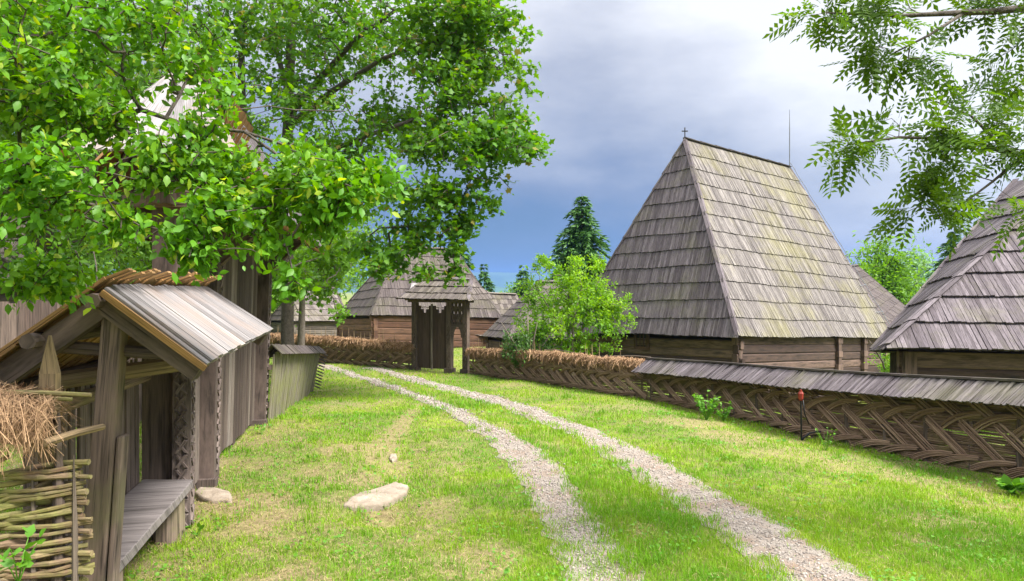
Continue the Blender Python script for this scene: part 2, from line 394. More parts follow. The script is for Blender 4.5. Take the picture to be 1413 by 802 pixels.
grn = t.mix(t.ramp(t.noise(pos, 45, 3, .7), [(.5, 0), (.8, 1)]), grn, (.22, .22, .06))
soil = t.mix(t.ramp(t.noise(pos, 14, 6, .7), [(.3, 0), (.7, 1)]), (.15, .11, .055), (.32, .26, .14))
grav = t.mix(t.ramp(t.noise(pos, 60, 5, .8), [(.35, 0), (.65, 1)]), (.26, .22, .185), (.50, .46, .42))
c = t.mix(attr('bare'), grn, soil); c = t.mix(attr('track'), c, grav)
b = t.n('ShaderNodeBsdfPrincipled', Roughness=.95); b.inputs['Specular IOR Level'].default_value = .1
t.l(c, b.inputs['Base Color']); bp = t.n('ShaderNodeBump', Strength=.8, Distance=.03); t.l(t.noise(pos, 30, 6, .75), bp.inputs['Height']); t.l(bp.outputs[0], b.inputs['Normal'])
t.l(b.outputs[0], t.out.inputs[0])
go = np_mesh('ground', V, F, t.mat, smooth=True, attr={'bare': b_.ravel(), 'track': k_.ravel()*.5})
tag(go, kind='structure')

# wheel tracks, a thin gravel sheet each
t = NT('track gravel'); geo = t.n('ShaderNodeNewGeometry'); pos = geo.outputs['Position']
c = t.mix(t.ramp(t.noise(pos, 70, 4, .8), [(.35, 0), (.65, 1)]), (.23, .195, .16), (.38, .335, .29))
c = t.mix(t.ramp(t.noise(pos, 2.5, 5, .7), [(.45, 0), (.7, 1)]), c, (.25, .17, .12))
vo = t.n('ShaderNodeTexVoronoi', Scale=100); t.l(pos, vo.inputs['Vector'])
c = t.mix(t.ramp(vo.outputs['Distance'], [(.1, 1), (.3, 0)]), c, (.36, .33, .30))
b = t.n('ShaderNodeBsdfPrincipled', Roughness=.95); b.inputs['Specular IOR Level'].default_value = .1
t.l(c, b.inputs['Base Color']); bp = t.n('ShaderNodeBump', Strength=.9, Distance=.015); t.l(vo.outputs['Distance'], bp.inputs['Height']); t.l(bp.outputs[0], b.inputs['Normal'])
t.l(b.outputs[0], t.out.inputs[0]); M['gravel_sheet'] = t.mat
def ribbon(tr, last):
    pp = track_pts(tr); rows = []
    for i in range(len(pp)-1):
        (a0, b0), (a1, b1) = pp[i], pp[i+1]
        n = max(1, int(((a0+b0)/2-(a1+b1)/2).length/.12))
        for j in range(n):
            f = j/n; rows.append((a0.lerp(a1, f), b0.lerp(b1, f)))
    V = []; nc = 12
    for i, (a_, b_) in enumerate(rows):
        if a_.y < last: break
        for j in range(nc+1):
            f = j/nc
            rag = (1-2*f)*(.5 if j in (0, nc) else 0)
            x = a_.x+(b_.x-a_.x)*f; y = a_.y+(b_.y-a_.y)*f
            if j in (0, nc): sgn = -1 if j == 0 else 1; x += sgn*(.05*float(nz(x, y, 6, 1))+rnd(-.03, .05))
            V.append((x, y, gz(x, y)+.010+(-.004 if j in (0, nc) else 0)))
    n = len(V)//(nc+1); I = (np.arange(n-1)[:, None]*(nc+1)+np.arange(nc)[None]).ravel()
    return np.array(V), np.stack([I+nc+1, I+nc+2, I+1, I], 1)
for tr, last in ((TR_R, 3.5), (TR_L, 3.5)):
    V, F = ribbon(tr, last); tag(np_mesh('path', V, F, M['gravel_sheet'], smooth=True), kind='structure')

# ------------------------------------------------------------------ hills
def hill(name, y0, hpx, amp, mat, seed, depth=500):
    n = 160; rr = random.Random(seed); ph = [rr.uniform(0, 6) for _ in range(8)]; V = []
    for i in range(n+1):
        x = lerp(-2300, 2300, i/n)*y0/3000
        top = EYE+hpx/1000*y0+amp*(math.sin(x/y0*7+ph[0])+.5*math.sin(x/y0*17+ph[1])+.25*math.sin(x/y0*41+ph[2])+.1*math.sin(x/y0*103+ph[3]))
        for k, (fy, fz) in enumerate(((0, 0), (.12, .35), (.3, .72), (.5, 1), (.8, .6), (1, 0))):
            V.append((x, y0+depth*fy+amp*2*math.sin(i*.7+k), -8+(top+8)*fz*(1+.03*math.sin(i*1.3+k*2)*(fz < 1))))
    I = (np.arange(n)[:, None]*6+np.arange(5)[None]).ravel()
    return tag(np_mesh(name, np.array(V), np.stack([I, I+6, I+7, I+1], 1), mat, smooth=True), kind='structure')
M['hill_far'] = flat('far forest', (.02, .05, .05), (.04, .085, .06), scale=.012)
M['hill_near'] = flat('near forest', (.02, .06, .045), (.05, .11, .06), scale=.02)
hill('hills', 3300, 25, 5, M['hill_far'], 3); hill('hills', 2000, 9, 6, M['hill_near'], 5, 350)

# haze: even thin air around everything, sky outside
hz = MB(); x0, x1, y0, y1, z0, z1 = -2600, 2600, -450, 4700, -12, 140
hb = [(x0, y0, z0), (x1, y0, z0), (x1, y1, z0), (x0, y1, z0), (x0, y0, z1), (x1, y0, z1), (x1, y1, z1), (x0, y1, z1)]
for f in ((0, 3, 2, 1), (4, 5, 6, 7), (0, 1, 5, 4), (1, 2, 6, 5), (2, 3, 7, 6), (3, 0, 4, 7)): hz.poly([hb[i] for i in f])
t = NT('haze'); pv = t.n('ShaderNodeVolumePrincipled', Density=.00017); pv.inputs['Color'].default_value = (.17, .35, .80, 1); pv.inputs['Anisotropy'].default_value = .1
t.l(pv.outputs[0], t.out.inputs['Volume'])
ho = hz.build('haze', t.mat); tag(ho, kind='stuff')

# ------------------------------------------------------------------ grass blades, straw, gravel
def occl(x, y):
    """where no grass grows: behind the fences the camera never sees the ground"""
    return np.zeros(x.shape, bool)
def scatter(n, ylo, yhi, power=2.0):
    """points in a wide wedge in front of the camera, denser when near"""
    u = RNG.random(n); q = 1-power
    y = (ylo**q+u*(yhi**q-ylo**q))**(1/q)
    x = (RNG.random(n)*2-1)*(.80*y+.3)
    return x, y
def blades(name, x, y, h, w, mat, lean=.5):
    n = len(x); th = RNG.random(n)*6.283; z = g(x, y)-.01
    ld = RNG.random(n)*6.283; la = h*lean*RNG.random(n)
    dx, dy = np.cos(th)*w/2, np.sin(th)*w/2; lx, ly = np.cos(ld)*la, np.sin(ld)*la
    V = np.zeros((n, 5, 3))
    V[:, 0] = np.stack([x-dx, y-dy, z], 1); V[:, 1] = np.stack([x+dx, y+dy, z], 1)
    V[:, 2] = np.stack([x+dx*.7+lx*.35, y+dy*.7+ly*.35, z+h*.6], 1); V[:, 3] = np.stack([x-dx*.7+lx*.35, y-dy*.7+ly*.35, z+h*.6], 1)
    V[:, 4] = np.stack([x+lx, y+ly, z+h*(1-.25*la/h)], 1)
    k = np.arange(n)[:, None]*5
    F = np.concatenate([k+np.array([0, 1, 2]), k+np.array([0, 2, 3]), k+np.array([3, 2, 4])], 0)
    return np_mesh(name, V.reshape(-1, 3), F, mat)
t = NT('grass'); geo = t.n('ShaderNodeNewGeometry'); pos = geo.outputs['Position']; isl = geo.outputs['Random Per Island']
pn = t.noise(pos, .55, 3)
A = t.mix(isl, (.07, .24, .006), (.15, .35, .010)); B = t.mix(isl, (.19, .36, .010), (.30, .45, .018))
c = t.mix(t.ramp(pn, [(.38, 0), (.62, 1)]), A, B)
c = t.mix(t.ramp(isl, [(.95, 0), (.955, 1)]), c, (.36, .30, .12))
c = t.mix(t.ramp(t.noise(pos, 2.2, 4), [(.58, 0), (.75, .6)]), c, (.30, .32, .05))
b = t.n('ShaderNodeBsdfPrincipled', Roughness=.6); b.inputs['Specular IOR Level'].default_value = .2; t.l(c, b.inputs['Base Color'])
tr_ = t.n('ShaderNodeBsdfTranslucent'); t.l(t.mix(.5, c, (.3, .42, .03)), tr_.inputs[0])
m = t.n('ShaderNodeMixShader', Fac=.35); t.l(b.outputs[0], m.inputs[1]); t.l(tr_.outputs[0], m.inputs[2]); t.l(m.outputs[0], t.out.inputs[0]); M['grass'] = t.mat
NG = 620000
x, y = scatter(NG, 3.2, 32, 1.75)
dens = (1-.86*bare(x, y))*(1-.985*track(x, y))
edge = np.clip(.75+.4*nz(x, y, 6, 3), .2, 1)
keep = RNG.random(NG) < dens*edge
x, y = x[keep], y[keep]
mid = (poly_dist(x, y, *TRK[0]) < 1.2) & (poly_dist(x, y, *TRK[1]) < 1.2)
hh = (.045+.05*RNG.random(len(x)))*(1+.35*nz(x, y, 1.1, 7))*np.where(mid, 1.15, .85)*(1-.5*bare(x, y))
hh = np.maximum(hh, .015)
ww = (.0035+.0025*RNG.random(len(x)))*np.clip(y/5, 1, 5)
tag(blades('grass', x, y, hh, ww, M['grass'], .9), kind='stuff')
# taller tufts along the foot of walls and in clumps
cx_, cy_ = [], []
for i in range(900):
    q, w = scatter(1, 3.6, 16, 1.7)
    if track(q, w)[0] > .2: continue
    n = 26; cx_.append(q+RNG.normal(0, .045, n)); cy_.append(w+RNG.normal(0, .045, n))
x = np.concatenate(cx_); y = np.concatenate(cy_); n = len(x)
tag(blades('grass', x, y, .06+.08*RNG.random(n), .004*np.clip(y/5, 1, 4)+0*x, M['grass'], .7), kind='stuff')
# dry clippings lying about
def straws(x, y, L, w, lift=.02):
    n = len(x); th = RNG.random(n)*6.283; z = g(x, y)+.008+lift*RNG.random(n); dz = (RNG.random(n)-.5)*.3*L; be = (RNG.random(n)-.5)*.5*L
    c_, s_ = np.cos(th), np.sin(th); V = np.zeros((n, 6, 3))
    for k, (f, b_) in enumerate(((-.5, 0), (0, 1), (.5, 0))):
        ax = x+c_*L*f-s_*be*b_; ay = y+s_*L*f+c_*be*b_; az_ = z+dz*f+.25*lift*b_
        V[:, 2*k] = np.stack([ax-s_*w/2, ay+c_*w/2, az_], 1); V[:, 2*k+1] = np.stack([ax+s_*w/2, ay-c_*w/2, az_], 1)
    k = np.arange(n)[:, None]*6
    return V.reshape(-1, 3), np.concatenate([k+np.array([0, 1, 3, 2]), k+np.array([2, 3, 5, 4])], 0)
n = 85000; x, y = scatter(n, 3.4, 20, 1.7); k = RNG.random(n) < (.10+bare(x, y)*.9)*(1-.9*track(x, y)); x, y = x[k], y[k]
V, F = straws(x, y, .03+.06*RNG.random(len(x)), .0022*np.clip(y/5, 1, 4), .035)
M['straw'] = islmat('straw', (.20, .13, .06), (.44, .34, .18)); tag(np_mesh('straw', V, F, M['straw']), kind='stuff')
# broad little weed leaves in the sward
def gravelstones(n):
    xs, ys = [], []
    for (pts, hw), lo in ((TRK[0], .9), (TRK[1], .8)):
        pts = np.array(pts); hw = np.array(hw); seg = np.hypot(*np.diff(pts, axis=0).T); wgt = seg/np.maximum(pts[:-1, 1], 3)**1.2; wgt /= wgt.sum()
        i = RNG.choice(len(seg), n, p=wgt); f = RNG.random(n)
        cx = pts[i]*(1-f)[:, None]+pts[i+1]*f[:, None]; h = hw[i]
        o = RNG.normal(0, .52, n)*h; d = (pts[i+1]-pts[i])/seg[i][:, None]
        xs.append(cx[:, 0]-d[:, 1]*o); ys.append(cx[:, 1]+d[:, 0]*o)
    x = np.concatenate(xs); y = np.concatenate(ys); k = (y > 3.5) & (y < 24); return x[k], y[k]
x, y = gravelstones(13000); n = len(x)
T = np.array([(1, 0, 0), (-1, 0, 0), (0, 1, 0), (0, -1, 0), (0, 0, 1), (0, 0, -1)], float)
TF = np.array([(0, 2, 4), (2, 1, 4), (1, 3, 4), (3, 0, 4), (2, 0, 5), (1, 2, 5), (3, 1, 5), (0, 3, 5)])
sz = (.0035+.010*RNG.random(n)**4*1.6)*np.clip(y/9, 1, 2)
V = T[None]*(sz[:, None, None]*(.6+.8*RNG.random((n, 6, 1)))); V[:, :, 2] *= .6
th = RNG.random(n)*6.28; c_, s_ = np.cos(th)[:, None], np.sin(th)[:, None]
V = np.stack([V[..., 0]*c_-V[..., 1]*s_, V[..., 0]*s_+V[..., 1]*c_, V[..., 2]], 2)+np.stack([x, y, g(x, y)+.012], 1)[:, None]
F = (np.arange(n)[:, None, None]*6+TF[None]).reshape(-1, 3)
M['pebble'] = islmat('pebble', (.16, .135, .115), (.38, .34, .30)); tag(np_mesh('gravel', V.reshape(-1, 3), F, M['pebble']), kind='stuff')
# ------------------------------------------------------------------ shingled roofs and log walls
def shingle_face(mb, P00, P10, P11, P01, rows, bw, th=.02, mi=0, jit=.02, lift=.012, zext=1, umat=None):
    """P00,P10 eave; P01,P11 top. boards run straight up the slope, clipped at the hips"""
    P00, P10, P11, P01 = map(Vector, (P00, P10, P11, P01))
    U = (P10-P00).normalized(); top = (P01+P11)/2; nrm = U.cross(top-P00).normalized(); Vv = nrm.cross(U)
    if nrm.z < 0: nrm = -nrm
    def to(p): d = p-P00; return d.dot(U), d.dot(Vv)
    u10 = to(P10)[0]; (a0, v0), (a1, v1) = to(P01), to(P11); vm = (v0+v1)/2
    def L(v): return a0*v/vm
    def R(v): return u10+(a1-u10)*v/vm
    def at(u, v, h):
        t_ = v/vm; l, r = L(v), R(v); s_ = (u-l)/(r-l) if r-l > 1e-4 else .5
        s_ = max(-.02, min(1.02, s_))
        return P00.lerp(P10, s_).lerp(P01.lerp(P11, s_), t_)+nrm*h
    if umat is not None:
        n = 6
        for i in range(n):
            va, vb = vm*i/n, vm*(i+1)/n
            mb.poly([at(L(va), va, -.03), at(R(va), va, -.03), at(R(vb), vb, -.03), at(L(vb), vb, -.03)], umat)
    rh = vm/rows
    for r in range(rows):
        vb = rh*r-(.06 if r else 0.05); vt = min(vm, rh*(r+1)+.10)
        wob = random.random()*6
        u = min(L(max(vb, 0)), L(vt))-.02; umax = max(R(max(vb, 0)), R(vt))
        while u < umax:
            w = bw*rnd(.65, 1.3); ub = u+w*.98
            sag = .016*math.sin(u*1.1+wob)+.008*math.sin(u*3.1+wob)
            b0 = vb+rnd(-jit, jit)*.6+sag; b1 = vt
            lb, rb, lt, rt = L(max(b0, 0))-.02, R(max(b0, 0))+.02, L(b1)-.01, R(b1)+.01
            poly = [(u, b0), (ub, b0), (ub, b1), (u, b1)]; bb = max(b0, 0)
            for fn in (lambda q: q[0]-L(q[1])+.015, lambda q: R(q[1])-q[0]+.015):
                out = []
                for i in range(len(poly)):
                    p, q = poly[i-1], poly[i]; fp_, fq = fn(p), fn(q)
                    if (fp_ < 0) != (fq < 0): t_ = fp_/(fp_-fq); out.append((p[0]+(q[0]-p[0])*t_, p[1]+(q[1]-p[1])*t_))
                    if fq >= 0: out.append(q)
                poly = out
                if len(poly) < 3: break
            if len(poly) >= 3:
                ar = abs(sum(poly[i-1][0]*poly[i][1]-poly[i][0]*poly[i-1][1] for i in range(len(poly))))/2
                if ar > .0006:
                    hb = lift+th+rnd(0, .018); ht = lift*.3; tw = rnd(-.006, .006)
                    H_ = [lerp(hb+(tw if q[0] > u+w*.5 else 0), ht, (q[1]-b0)/(b1-b0)) for q in poly]
                    if len(poly) == 4 and poly[0] == (u, b0) and ar > .95*(ub-u)*(b1-b0) or (len(poly) == 4 and ar > .97*(ub-u)*(b1-b0)):
                        poly = [(u, b0), (ub, b0), (ub, b1), (u, b1)]; H_ = [hb, hb+tw, ht, ht]
                        mb.quadbox([at(q[0], q[1], h_-th) for q, h_ in zip(poly, H_)], [at(q[0], q[1], h_) for q, h_ in zip(poly, H_)], b1-b0, w, mi)
                    else:
                        n_ = len(mb.v); k_ = len(poly); ou, ov = rnd(0, 40), rnd(0, 40)
                        mb.v += [tuple(at(q[0], q[1], h_)) for q, h_ in zip(poly, H_)]+[tuple(at(q[0], q[1], h_-th)) for q, h_ in zip(poly, H_)]
                        pu = [(ou+q[0]-u, ov+q[1]-b0) for q in poly]
                        mb.f.append(tuple(range(n_, n_+k_))); mb.uv += pu; mb.m.append(mi)
                        for i in range(k_):
                            j = (i+1) % k_; mb.f.append((n_+i, n_+k_+i, n_+k_+j, n_+j)); mb.uv += [pu[i], pu[i], pu[j], pu[j]]; mb.m.append(mi)
            u += w+(rnd(.001, .006) if random.random() < .8 else rnd(.006, .016))
def ridge_cap(mb, a, b, w=.16, th=.03, seg=.9, mi=0, lift=.05, down=.45):
    a, b = Vector(a), Vector(b); d = b-a; n = max(1, int(d.length/seg)); dn = d.normalized(); side = dn.cross(Vector((0, 0, 1))).normalized()
    for i in range(n):
        p, q = a+d*i/n, a+d*min(1, (i+1.12)/n)
        for sg in (-1, 1):
            off = side*sg*w*.42+Vector((0, 0, lift-w*.42*down)); ww = (side*sg*w*.9+Vector((0, 0, -w*.9*down)))
            mb.board(p+off+Vector((0, 0, .02)), q+off, ww, ww.cross(dn).normalized()*th, mi)
def log_wall(mb, a, b, h, n, depth=.18, mi=0, ends=.16, rnd_=.012):
    """squared logs from a to b (bottom corners), height h"""
    a, b = Vector(a), Vector(b); d = (b-a).normalized(); lh = h/n
    side = d.cross(Vector((0, 0, 1))).normalized()
    for i in range(n):
        e0 = ends*rnd(.7, 1.2); e1 = ends*rnd(.7, 1.2)
        z = lh*(i+.5)
        p = a-d*e0+Vector((0, 0, z)); q = b+d*e1+Vector((0, 0, z)); k = 7
        pts = [p.lerp(q, j/k)+side*rnd(-rnd_, rnd_) for j in range(k+1)]
        # log section: flattened hexagon so that the joints read as grooves
        s_ = depth*rnd(.92, 1.05); sec = [(-.5*s_, -.36*lh), (-.38*s_, -.49*lh), (.38*s_, -.49*lh), (.5*s_, -.36*lh), (.5*s_, .36*lh), (.38*s_, .49*lh), (-.38*s_, .49*lh), (-.5*s_, .36*lh)]
        base = len(mb.v); ou, ov = rnd(0, 40), rnd(0, 40); Ltot = (q-p).length
        for j, c in enumerate(pts):
            wv = 1+rnd(-.03, .03)
            for (x, zz) in sec: mb.v.append(tuple(c+side*x*wv+Vector((0, 0, zz*wv))))
        m_ = len(sec)
        for j in range(k):
            for s2 in range(m_):
                s3 = (s2+1) % m_; mb.f.append((base+j*m_+s2, base+j*m_+s3, base+(j+1)*m_+s3, base+(j+1)*m_+s2))
                u0, u1 = ou+s2*.08, ou+(s2+1)*.08; mb.uv += [(u0, ov+Ltot*j/k), (u1, ov+Ltot*j/k), (u1, ov+Ltot*(j+1)/k), (u0, ov+Ltot*(j+1)/k)]; mb.m.append(mi)
        for e_, ring in ((0, range(m_-1, -1, -1)), (k, range(m_))):
            mb.f.append(tuple(base+e_*m_+x for x in ring)); mb.uv += [(ou+sec[x][0], ov+sec[x][1]) for x in ring]; mb.m.append(mi)

def center(*ps): 
    s_ = Vector((0, 0, 0))
    for p in ps: s_ += Vector(p)
    return s_/len(ps)
def house(name, label, C, L, R, A, B, rows, bw, m_front, m_side, m_log, inset=.35, wall_h=2.6, nlog=9, K=None, cat='house', group=None, cap=.16, backrows=None, back=True):
    """C near eave corner, L corner of the left face, R corner of the right face; ridge A (left end) to B (right end).
       right face = C,R,B,A ; left face = L,C,A"""
    C, L, R, A, B = map(Vector, (C, L, R, A, B)); K = Vector(K) if K else L+R-C
    z0 = min(gz(C.x, C.y), gz(L.x, L.y), gz(R.x, R.y))
    root = thing(name, (center(C, K).x, center(C, K).y, z0), label, cat, group)
    mb = MB()
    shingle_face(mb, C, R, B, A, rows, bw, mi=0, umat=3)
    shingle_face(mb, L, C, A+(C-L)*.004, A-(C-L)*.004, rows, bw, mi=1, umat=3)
    if back:
        shingle_face(mb, R, K, B+(K-R)*.004, B-(K-R)*.004, backrows or rows, bw*1.6, mi=1, umat=3)
        shingle_face(mb, K, L, A, B, backrows or rows, bw*1.6, mi=1, umat=3)
    zz = Vector((0, 0, -.04)); mb.poly([C+zz, R+zz, K+zz, L+zz], 3)
    ro = mb.build('roof', [m_front, m_side, m_front, M['underlay']], root)
    cm = MB()
    ridge_cap(cm, A, B, cap, mi=0)
    for p, q in ((C, A), (L, A), (R, B), (K, B)): ridge_cap(cm, p, q, cap, mi=0, down=.9, lift=.03, seg=.6)
    cm.build('ridge_cap', [m_side], ro)
    # walls
    cen = center(C, R, K, L); wb = []
    for p in (C, R, K, L):
        d = cen-p; d.z = 0; dn = d.normalized(); q = p+dn*inset*1.4; wb.append(q)
    wm = MB()
    for i in range(4):
        a_, b_ = wb[i].copy(), wb[(i+1) % 4].copy(); zt = min(a_.z, b_.z)-.02
        a_.z = zt-wall_h+ (i % 2)*.0; b_.z = a_.z
        # logs follow the sloping eave
        a2 = wb[i].copy(); b2 = wb[(i+1) % 4].copy(); a2.z -= .03+wall_h; b2.z -= .03+wall_h
        off = (i % 2)*(wall_h/nlog*.5)
        log_wall(wm, a2-Vector((0, 0, off)), b2-Vector((0, 0, off)), wall_h, nlog, mi=0)
    for i in range(4):
        a_, b_ = wb[i], wb[(i+1) % 4]; dd = Vector((0, 0, wall_h+.1)); inn = (cen-(a_+b_)/2); inn.z = 0; inn = inn.normalized()*.06
        wm.poly([a_-dd+inn, b_-dd+inn, b_+inn, a_+inn], 1)
    wm.build('log_wall', [m_log, M['plank_vdark']], root)
    return root, wb

# ---- the big steep-roofed house
C = P(1018, 463, 20); L = P(782, 457, 24.8); R = P(1233, 464.5, 27.2); A = P(945, 192, 23.9); B = P(1090, 231, 28.8)
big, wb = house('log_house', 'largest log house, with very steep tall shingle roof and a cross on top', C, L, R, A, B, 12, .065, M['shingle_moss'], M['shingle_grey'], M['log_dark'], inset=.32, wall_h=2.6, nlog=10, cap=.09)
# cross
m = MB(); cb = A+Vector((0, 0, .02)); s_ = 1.0
m.beam(cb, cb+Vector((0, 0, .36)), .03, .03); m.beam(cb+Vector((-.10, 0, .24)), cb+Vector((.10, 0, .24)), .03, .034, up=(0, 0, 1))
m.build('cross', M['iron'], big)
# lightning rod with its conductor down the far hip
m = MB(); q = B+Vector((-.05, -.1, -.15)); m.tube([q, q+Vector((0, 0, 1.6)), q+Vector((0, 0, 2.42))], [.022, .018, .008], 6)
lr = m.build('lightning_rod', M['zinc'], big)
m = MB(); Kk = L+R-C
hipn = (R-B); n = 26; pts = [B+hipn*(i/n)+Vector((-.02, -.12, .15+.02*math.sin(i*2))) for i in range(n+1)]
m.tube(pts+[pts[-1]+Vector((-.25, -.1, -.6)), pts[-1]+Vector((-.3, -.1, -2.4))], .012, 5)
for i in (3, 7, 11, 15, 19, 23): m.beam(pts[i]+Vector((-.28, -.12, -.03)), pts[i]+Vector((.05, .02, .02)), .02, .02)
m.build('conductor', M['zinc'], lr)
# window in the left wall, posts of the gallery
cw, lw = wb[0], wb[3]; d = (lw-cw).normalized(); nrm = Vector((d.y, -d.x, 0)); 
if nrm.y > 0: nrm = -nrm
def wall_window(root, c0, dirv, nrm, s, z, w, h, fm, pm, bars=(1, 2), proud=.10):
    c = c0+dirv*s; c = Vector((c.x, c.y, z))+nrm*proud; up = Vector((0, 0, 1))
    f = MB(); t = .09
    for sg in (-1, 1): f.board(c+dirv*sg*(w/2+t/2)-up*(h/2+t), c+dirv*sg*(w/2+t/2)+up*(h/2+t), dirv*t, nrm*.06)
    for sg in (-1, 1): f.board(c+up*sg*(h/2+t/2)-dirv*w/2, c+up*sg*(h/2+t/2)+dirv*w/2, up*t, nrm*.055)
    for i in range(bars[0]): f.board(c-dirv*w/2+up*h*((i+1)/(bars[0]+1)-.5), c+dirv*w/2+up*h*((i+1)/(bars[0]+1)-.5), up*.022, nrm*.025)
    for i in range(bars[1]): f.board(c-up*h/2+dirv*w*((i+1)/(bars[1]+1)-.5), c+up*h/2+dirv*w*((i+1)/(bars[1]+1)-.5), dirv*.022, nrm*.03)
    fo = f.build('window', fm, root)
    p = MB(); p.board(c-up*h/2-nrm*.02, c+up*h/2-nrm*.02, dirv*w, nrm*.01); p.build('pane', pm, fo)
wall_window(big, cw, d, nrm, (lw-cw).length*.545, cw.z-.33+.02, .40, .42, M['frame_brown'], M['dark_pane'])
rw = wb[1]; d2 = (rw-cw).normalized(); n2 = Vector((d2.y, -d2.x, 0)); n2 = n2 if n2.y < 0 else -n2
for s_ in (.60, .80, .985):
    m = MB(); q = cw.lerp(rw, s_)+n2*.12
    m.board(q-Vector((0, 0, 2.5)), q-Vector((0, 0, .02)), d2*.22, n2*.16)
    for kk in range(5): m.board(q-Vector((0, 0, .25+.45*kk)), q-Vector((0, 0, .05+.45*kk)), d2*rnd(.26, .34), n2*.2)
    m.build('wall_post', M['log_dark'], big)

# ---- house behind it, only its dark hipped end shows
C2 = P(1215, 470, 36); L2 = P(1120, 468, 40); R2 = P(1258, 431, 41); A2 = P(1150, 372, 41); B2 = P(1182, 366, 44)
house('log_house', 'grey hipped shingle roof peeping out behind the right end of the largest house', C2, L2, R2, A2, B2, 9, .2, M['shingle_dark'], M['shingle_dark'], M['log_dark'], inset=.3, wall_h=2.2, nlog=8)

# ---- house at the right edge
C3 = P(1224, 481, 13); L3 = P(1204, 485, 16.5); A3 = P(1402, 250, 18.5); B3 = P(1478, 240, 16.5); 
R3 = Vector((17.2, 10.4, C3.z-.02))
rt = thing('log_house', (12, 15, -1.2), 'log house with steep roof of wide grey boards at the right edge', 'house')
m = MB()
shingle_face(m, C3, R3, B3+Vector((.05, -.02, 0)), B3, 8, .07, th=.03, mi=0, umat=2, jit=.02, lift=.03)
shingle_face(m, L3, C3, B3, A3, 8, .08, th=.028, mi=1, umat=2, lift=.025)
K3 = R3+(L3-C3)+Vector((0, 3.5, .3))
shingle_face(m, R3, K3, A3, B3, 8, .3, mi=1, umat=2); shingle_face(m, K3, L3, A3+Vector((-.05, .02, 0)), A3, 8, .3, mi=1, umat=2)
zz = Vector((0, 0, -.05)); m.poly([C3+zz, R3+zz, K3+zz, L3+zz], 2)
ro = m.build('roof', [M['shingle_grey'], M['shingle_grey'], M['underlay']], rt)
m = MB(); hv = B3-C3
for i in range(9):   # stepped cover boards on the hip
    p, q = C3+hv*(i/9), C3+hv*min(1, (i+1.1)/9); m.board(p+Vector((-.01, -.03, .09)), q+Vector((-.01, -.03, .06)), Vector((.10, -.03, .02)), Vector((0, -.02, .025)))
    m.board(p+Vector((-.09, .04, .05)), q+Vector((-.09, .04, .03)), Vector((-.10, .03, -.06)), Vector((0, -.02, .025)))
m.build('ridge_cap', M['shingle_grey'], ro); m = MB(); hv = A3-L3
for i in range(9): p, q = L3+hv*(i/9), L3+hv*min(1, (i+1.1)/9); m.board(p+Vector((0, 0, .07)), q+Vector((0, 0, .05)), Vector((.14, -.03, .02)), Vector((0, -.02, .025)))
m.build('ridge_cap', M['shingle_grey'], ro)
m = MB()
cw3 = C3+Vector((.55, .35, 0)); 
for a_, b_ in ((cw3, R3+Vector((-.5, .5, 0))), (cw3, L3+Vector((.62, -.1, .15)))):
    log_wall(m, a_-Vector((0, 0, 2.12)), b_-Vector((0, 0, 2.12)), 2.1, 6, depth=.2, ends=.15)
m.board(cw3-Vector((.02, .12, 2.1)), cw3-Vector((.02, .12, .02)), Vector((.22, 0, 0)), Vector((0, .12, 0)))
m.build('log_wall', M['log_dark'], rt)
m = MB(); dq = (L3-C3).normalized(); q = L3+Vector((.62, -.1, 0)); m.board(q-Vector((0, 0, 2.1)), q-Vector((0, 0, .0)), Vector((.5, -.1, 0)), Vector((.05, .1, 0)))
m.build('plank_panel', M['plank_light'], rt)

# ---- house behind the small gate
C4 = P(513, 434, 31); L4 = P(464, 436, 36); R4 = P(691, 438, 33); A4 = P(548, 341, 34.5); B4 = P(628, 344.5, 35.5)
h4, w4 = house('log_house', 'log house of reddish logs under a hipped shingle roof, behind the small roofed gate', C4, L4, R4, A4, B4, 8, .11, M['shingle_dark'], M['shingle_dark'], M['log_red'], inset=.15, wall_h=1.9, nlog=7)
m = MB(); m.board(P(569, 403, 32.35), P(572, 391, 32.9), Vector((.26, .02, .0)), Vector((0, -.03, .03))); m.build('roof_patch', M['board_silver'], h4)

# ---- barn behind the maple
C5 = P(404, 443, 38); L5 = P(370, 441, 43); R5 = P(480, 443, 40); A5 = P(408, 398, 42); B5 = P(462, 398, 43)
house('barn', 'dark log barn with low shingle roof, far behind the maple trunk', C5, L5, R5, A5, B5, 6, .2, M['shingle_warm'], M['shingle_dark'], M['log_grey'], inset=.2, wall_h=1.6, nlog=7, cat='barn')

# ---- far roofs right of the small gate
C6 = P(640, 462, 47); L6 = P(600, 460, 52); R6 = P(735, 462, 50); A6 = P(648, 404, 50); B6 = P(712, 406, 51)
h6, w6 = house('cottage', 'whitewashed cottage with green window, pale shingle roof, seen right of the small gate', C6, L6, R6, A6, B6, 8, .3, M['shingle_warm'], M['shingle_warm'], M['white'], inset=.1, wall_h=2, nlog=4, cat='cottage')
d6 = (w6[1]-w6[0]).normalized(); n6 = Vector((d6.y, -d6.x, 0)); n6 = n6 if n6.y < 0 else -n6
s6 = ((P(669, 0, 47.9)-w6[0]).dot(d6)); wall_window(h6, w6[0], d6, n6, s6, EYE-.0725*47.7, .42, .36, M['green_paint'], M['dark_pane'], (0, 1), .14)
C7 = P(667, 464, 30); L7 = P(655, 460, 34); R7 = P(815, 466, 33); A7 = P(742, 389, 34); B7 = P(775, 389, 35)
C7, R7, A7, B7 = P(700, 467, 27), P(830, 468, 30), P(742, 389, 31), P(772, 389, 32.5); L7 = P(667, 463, 31)
house('log_house', 'dark brown steep shingle roof of a small house behind the bright green bush', C7, L7, R7, A7, B7, 8, .16, M['shingle_dark'], M['shingle_dark'], M['log_dark'], inset=.2, wall_h=2, nlog=7)

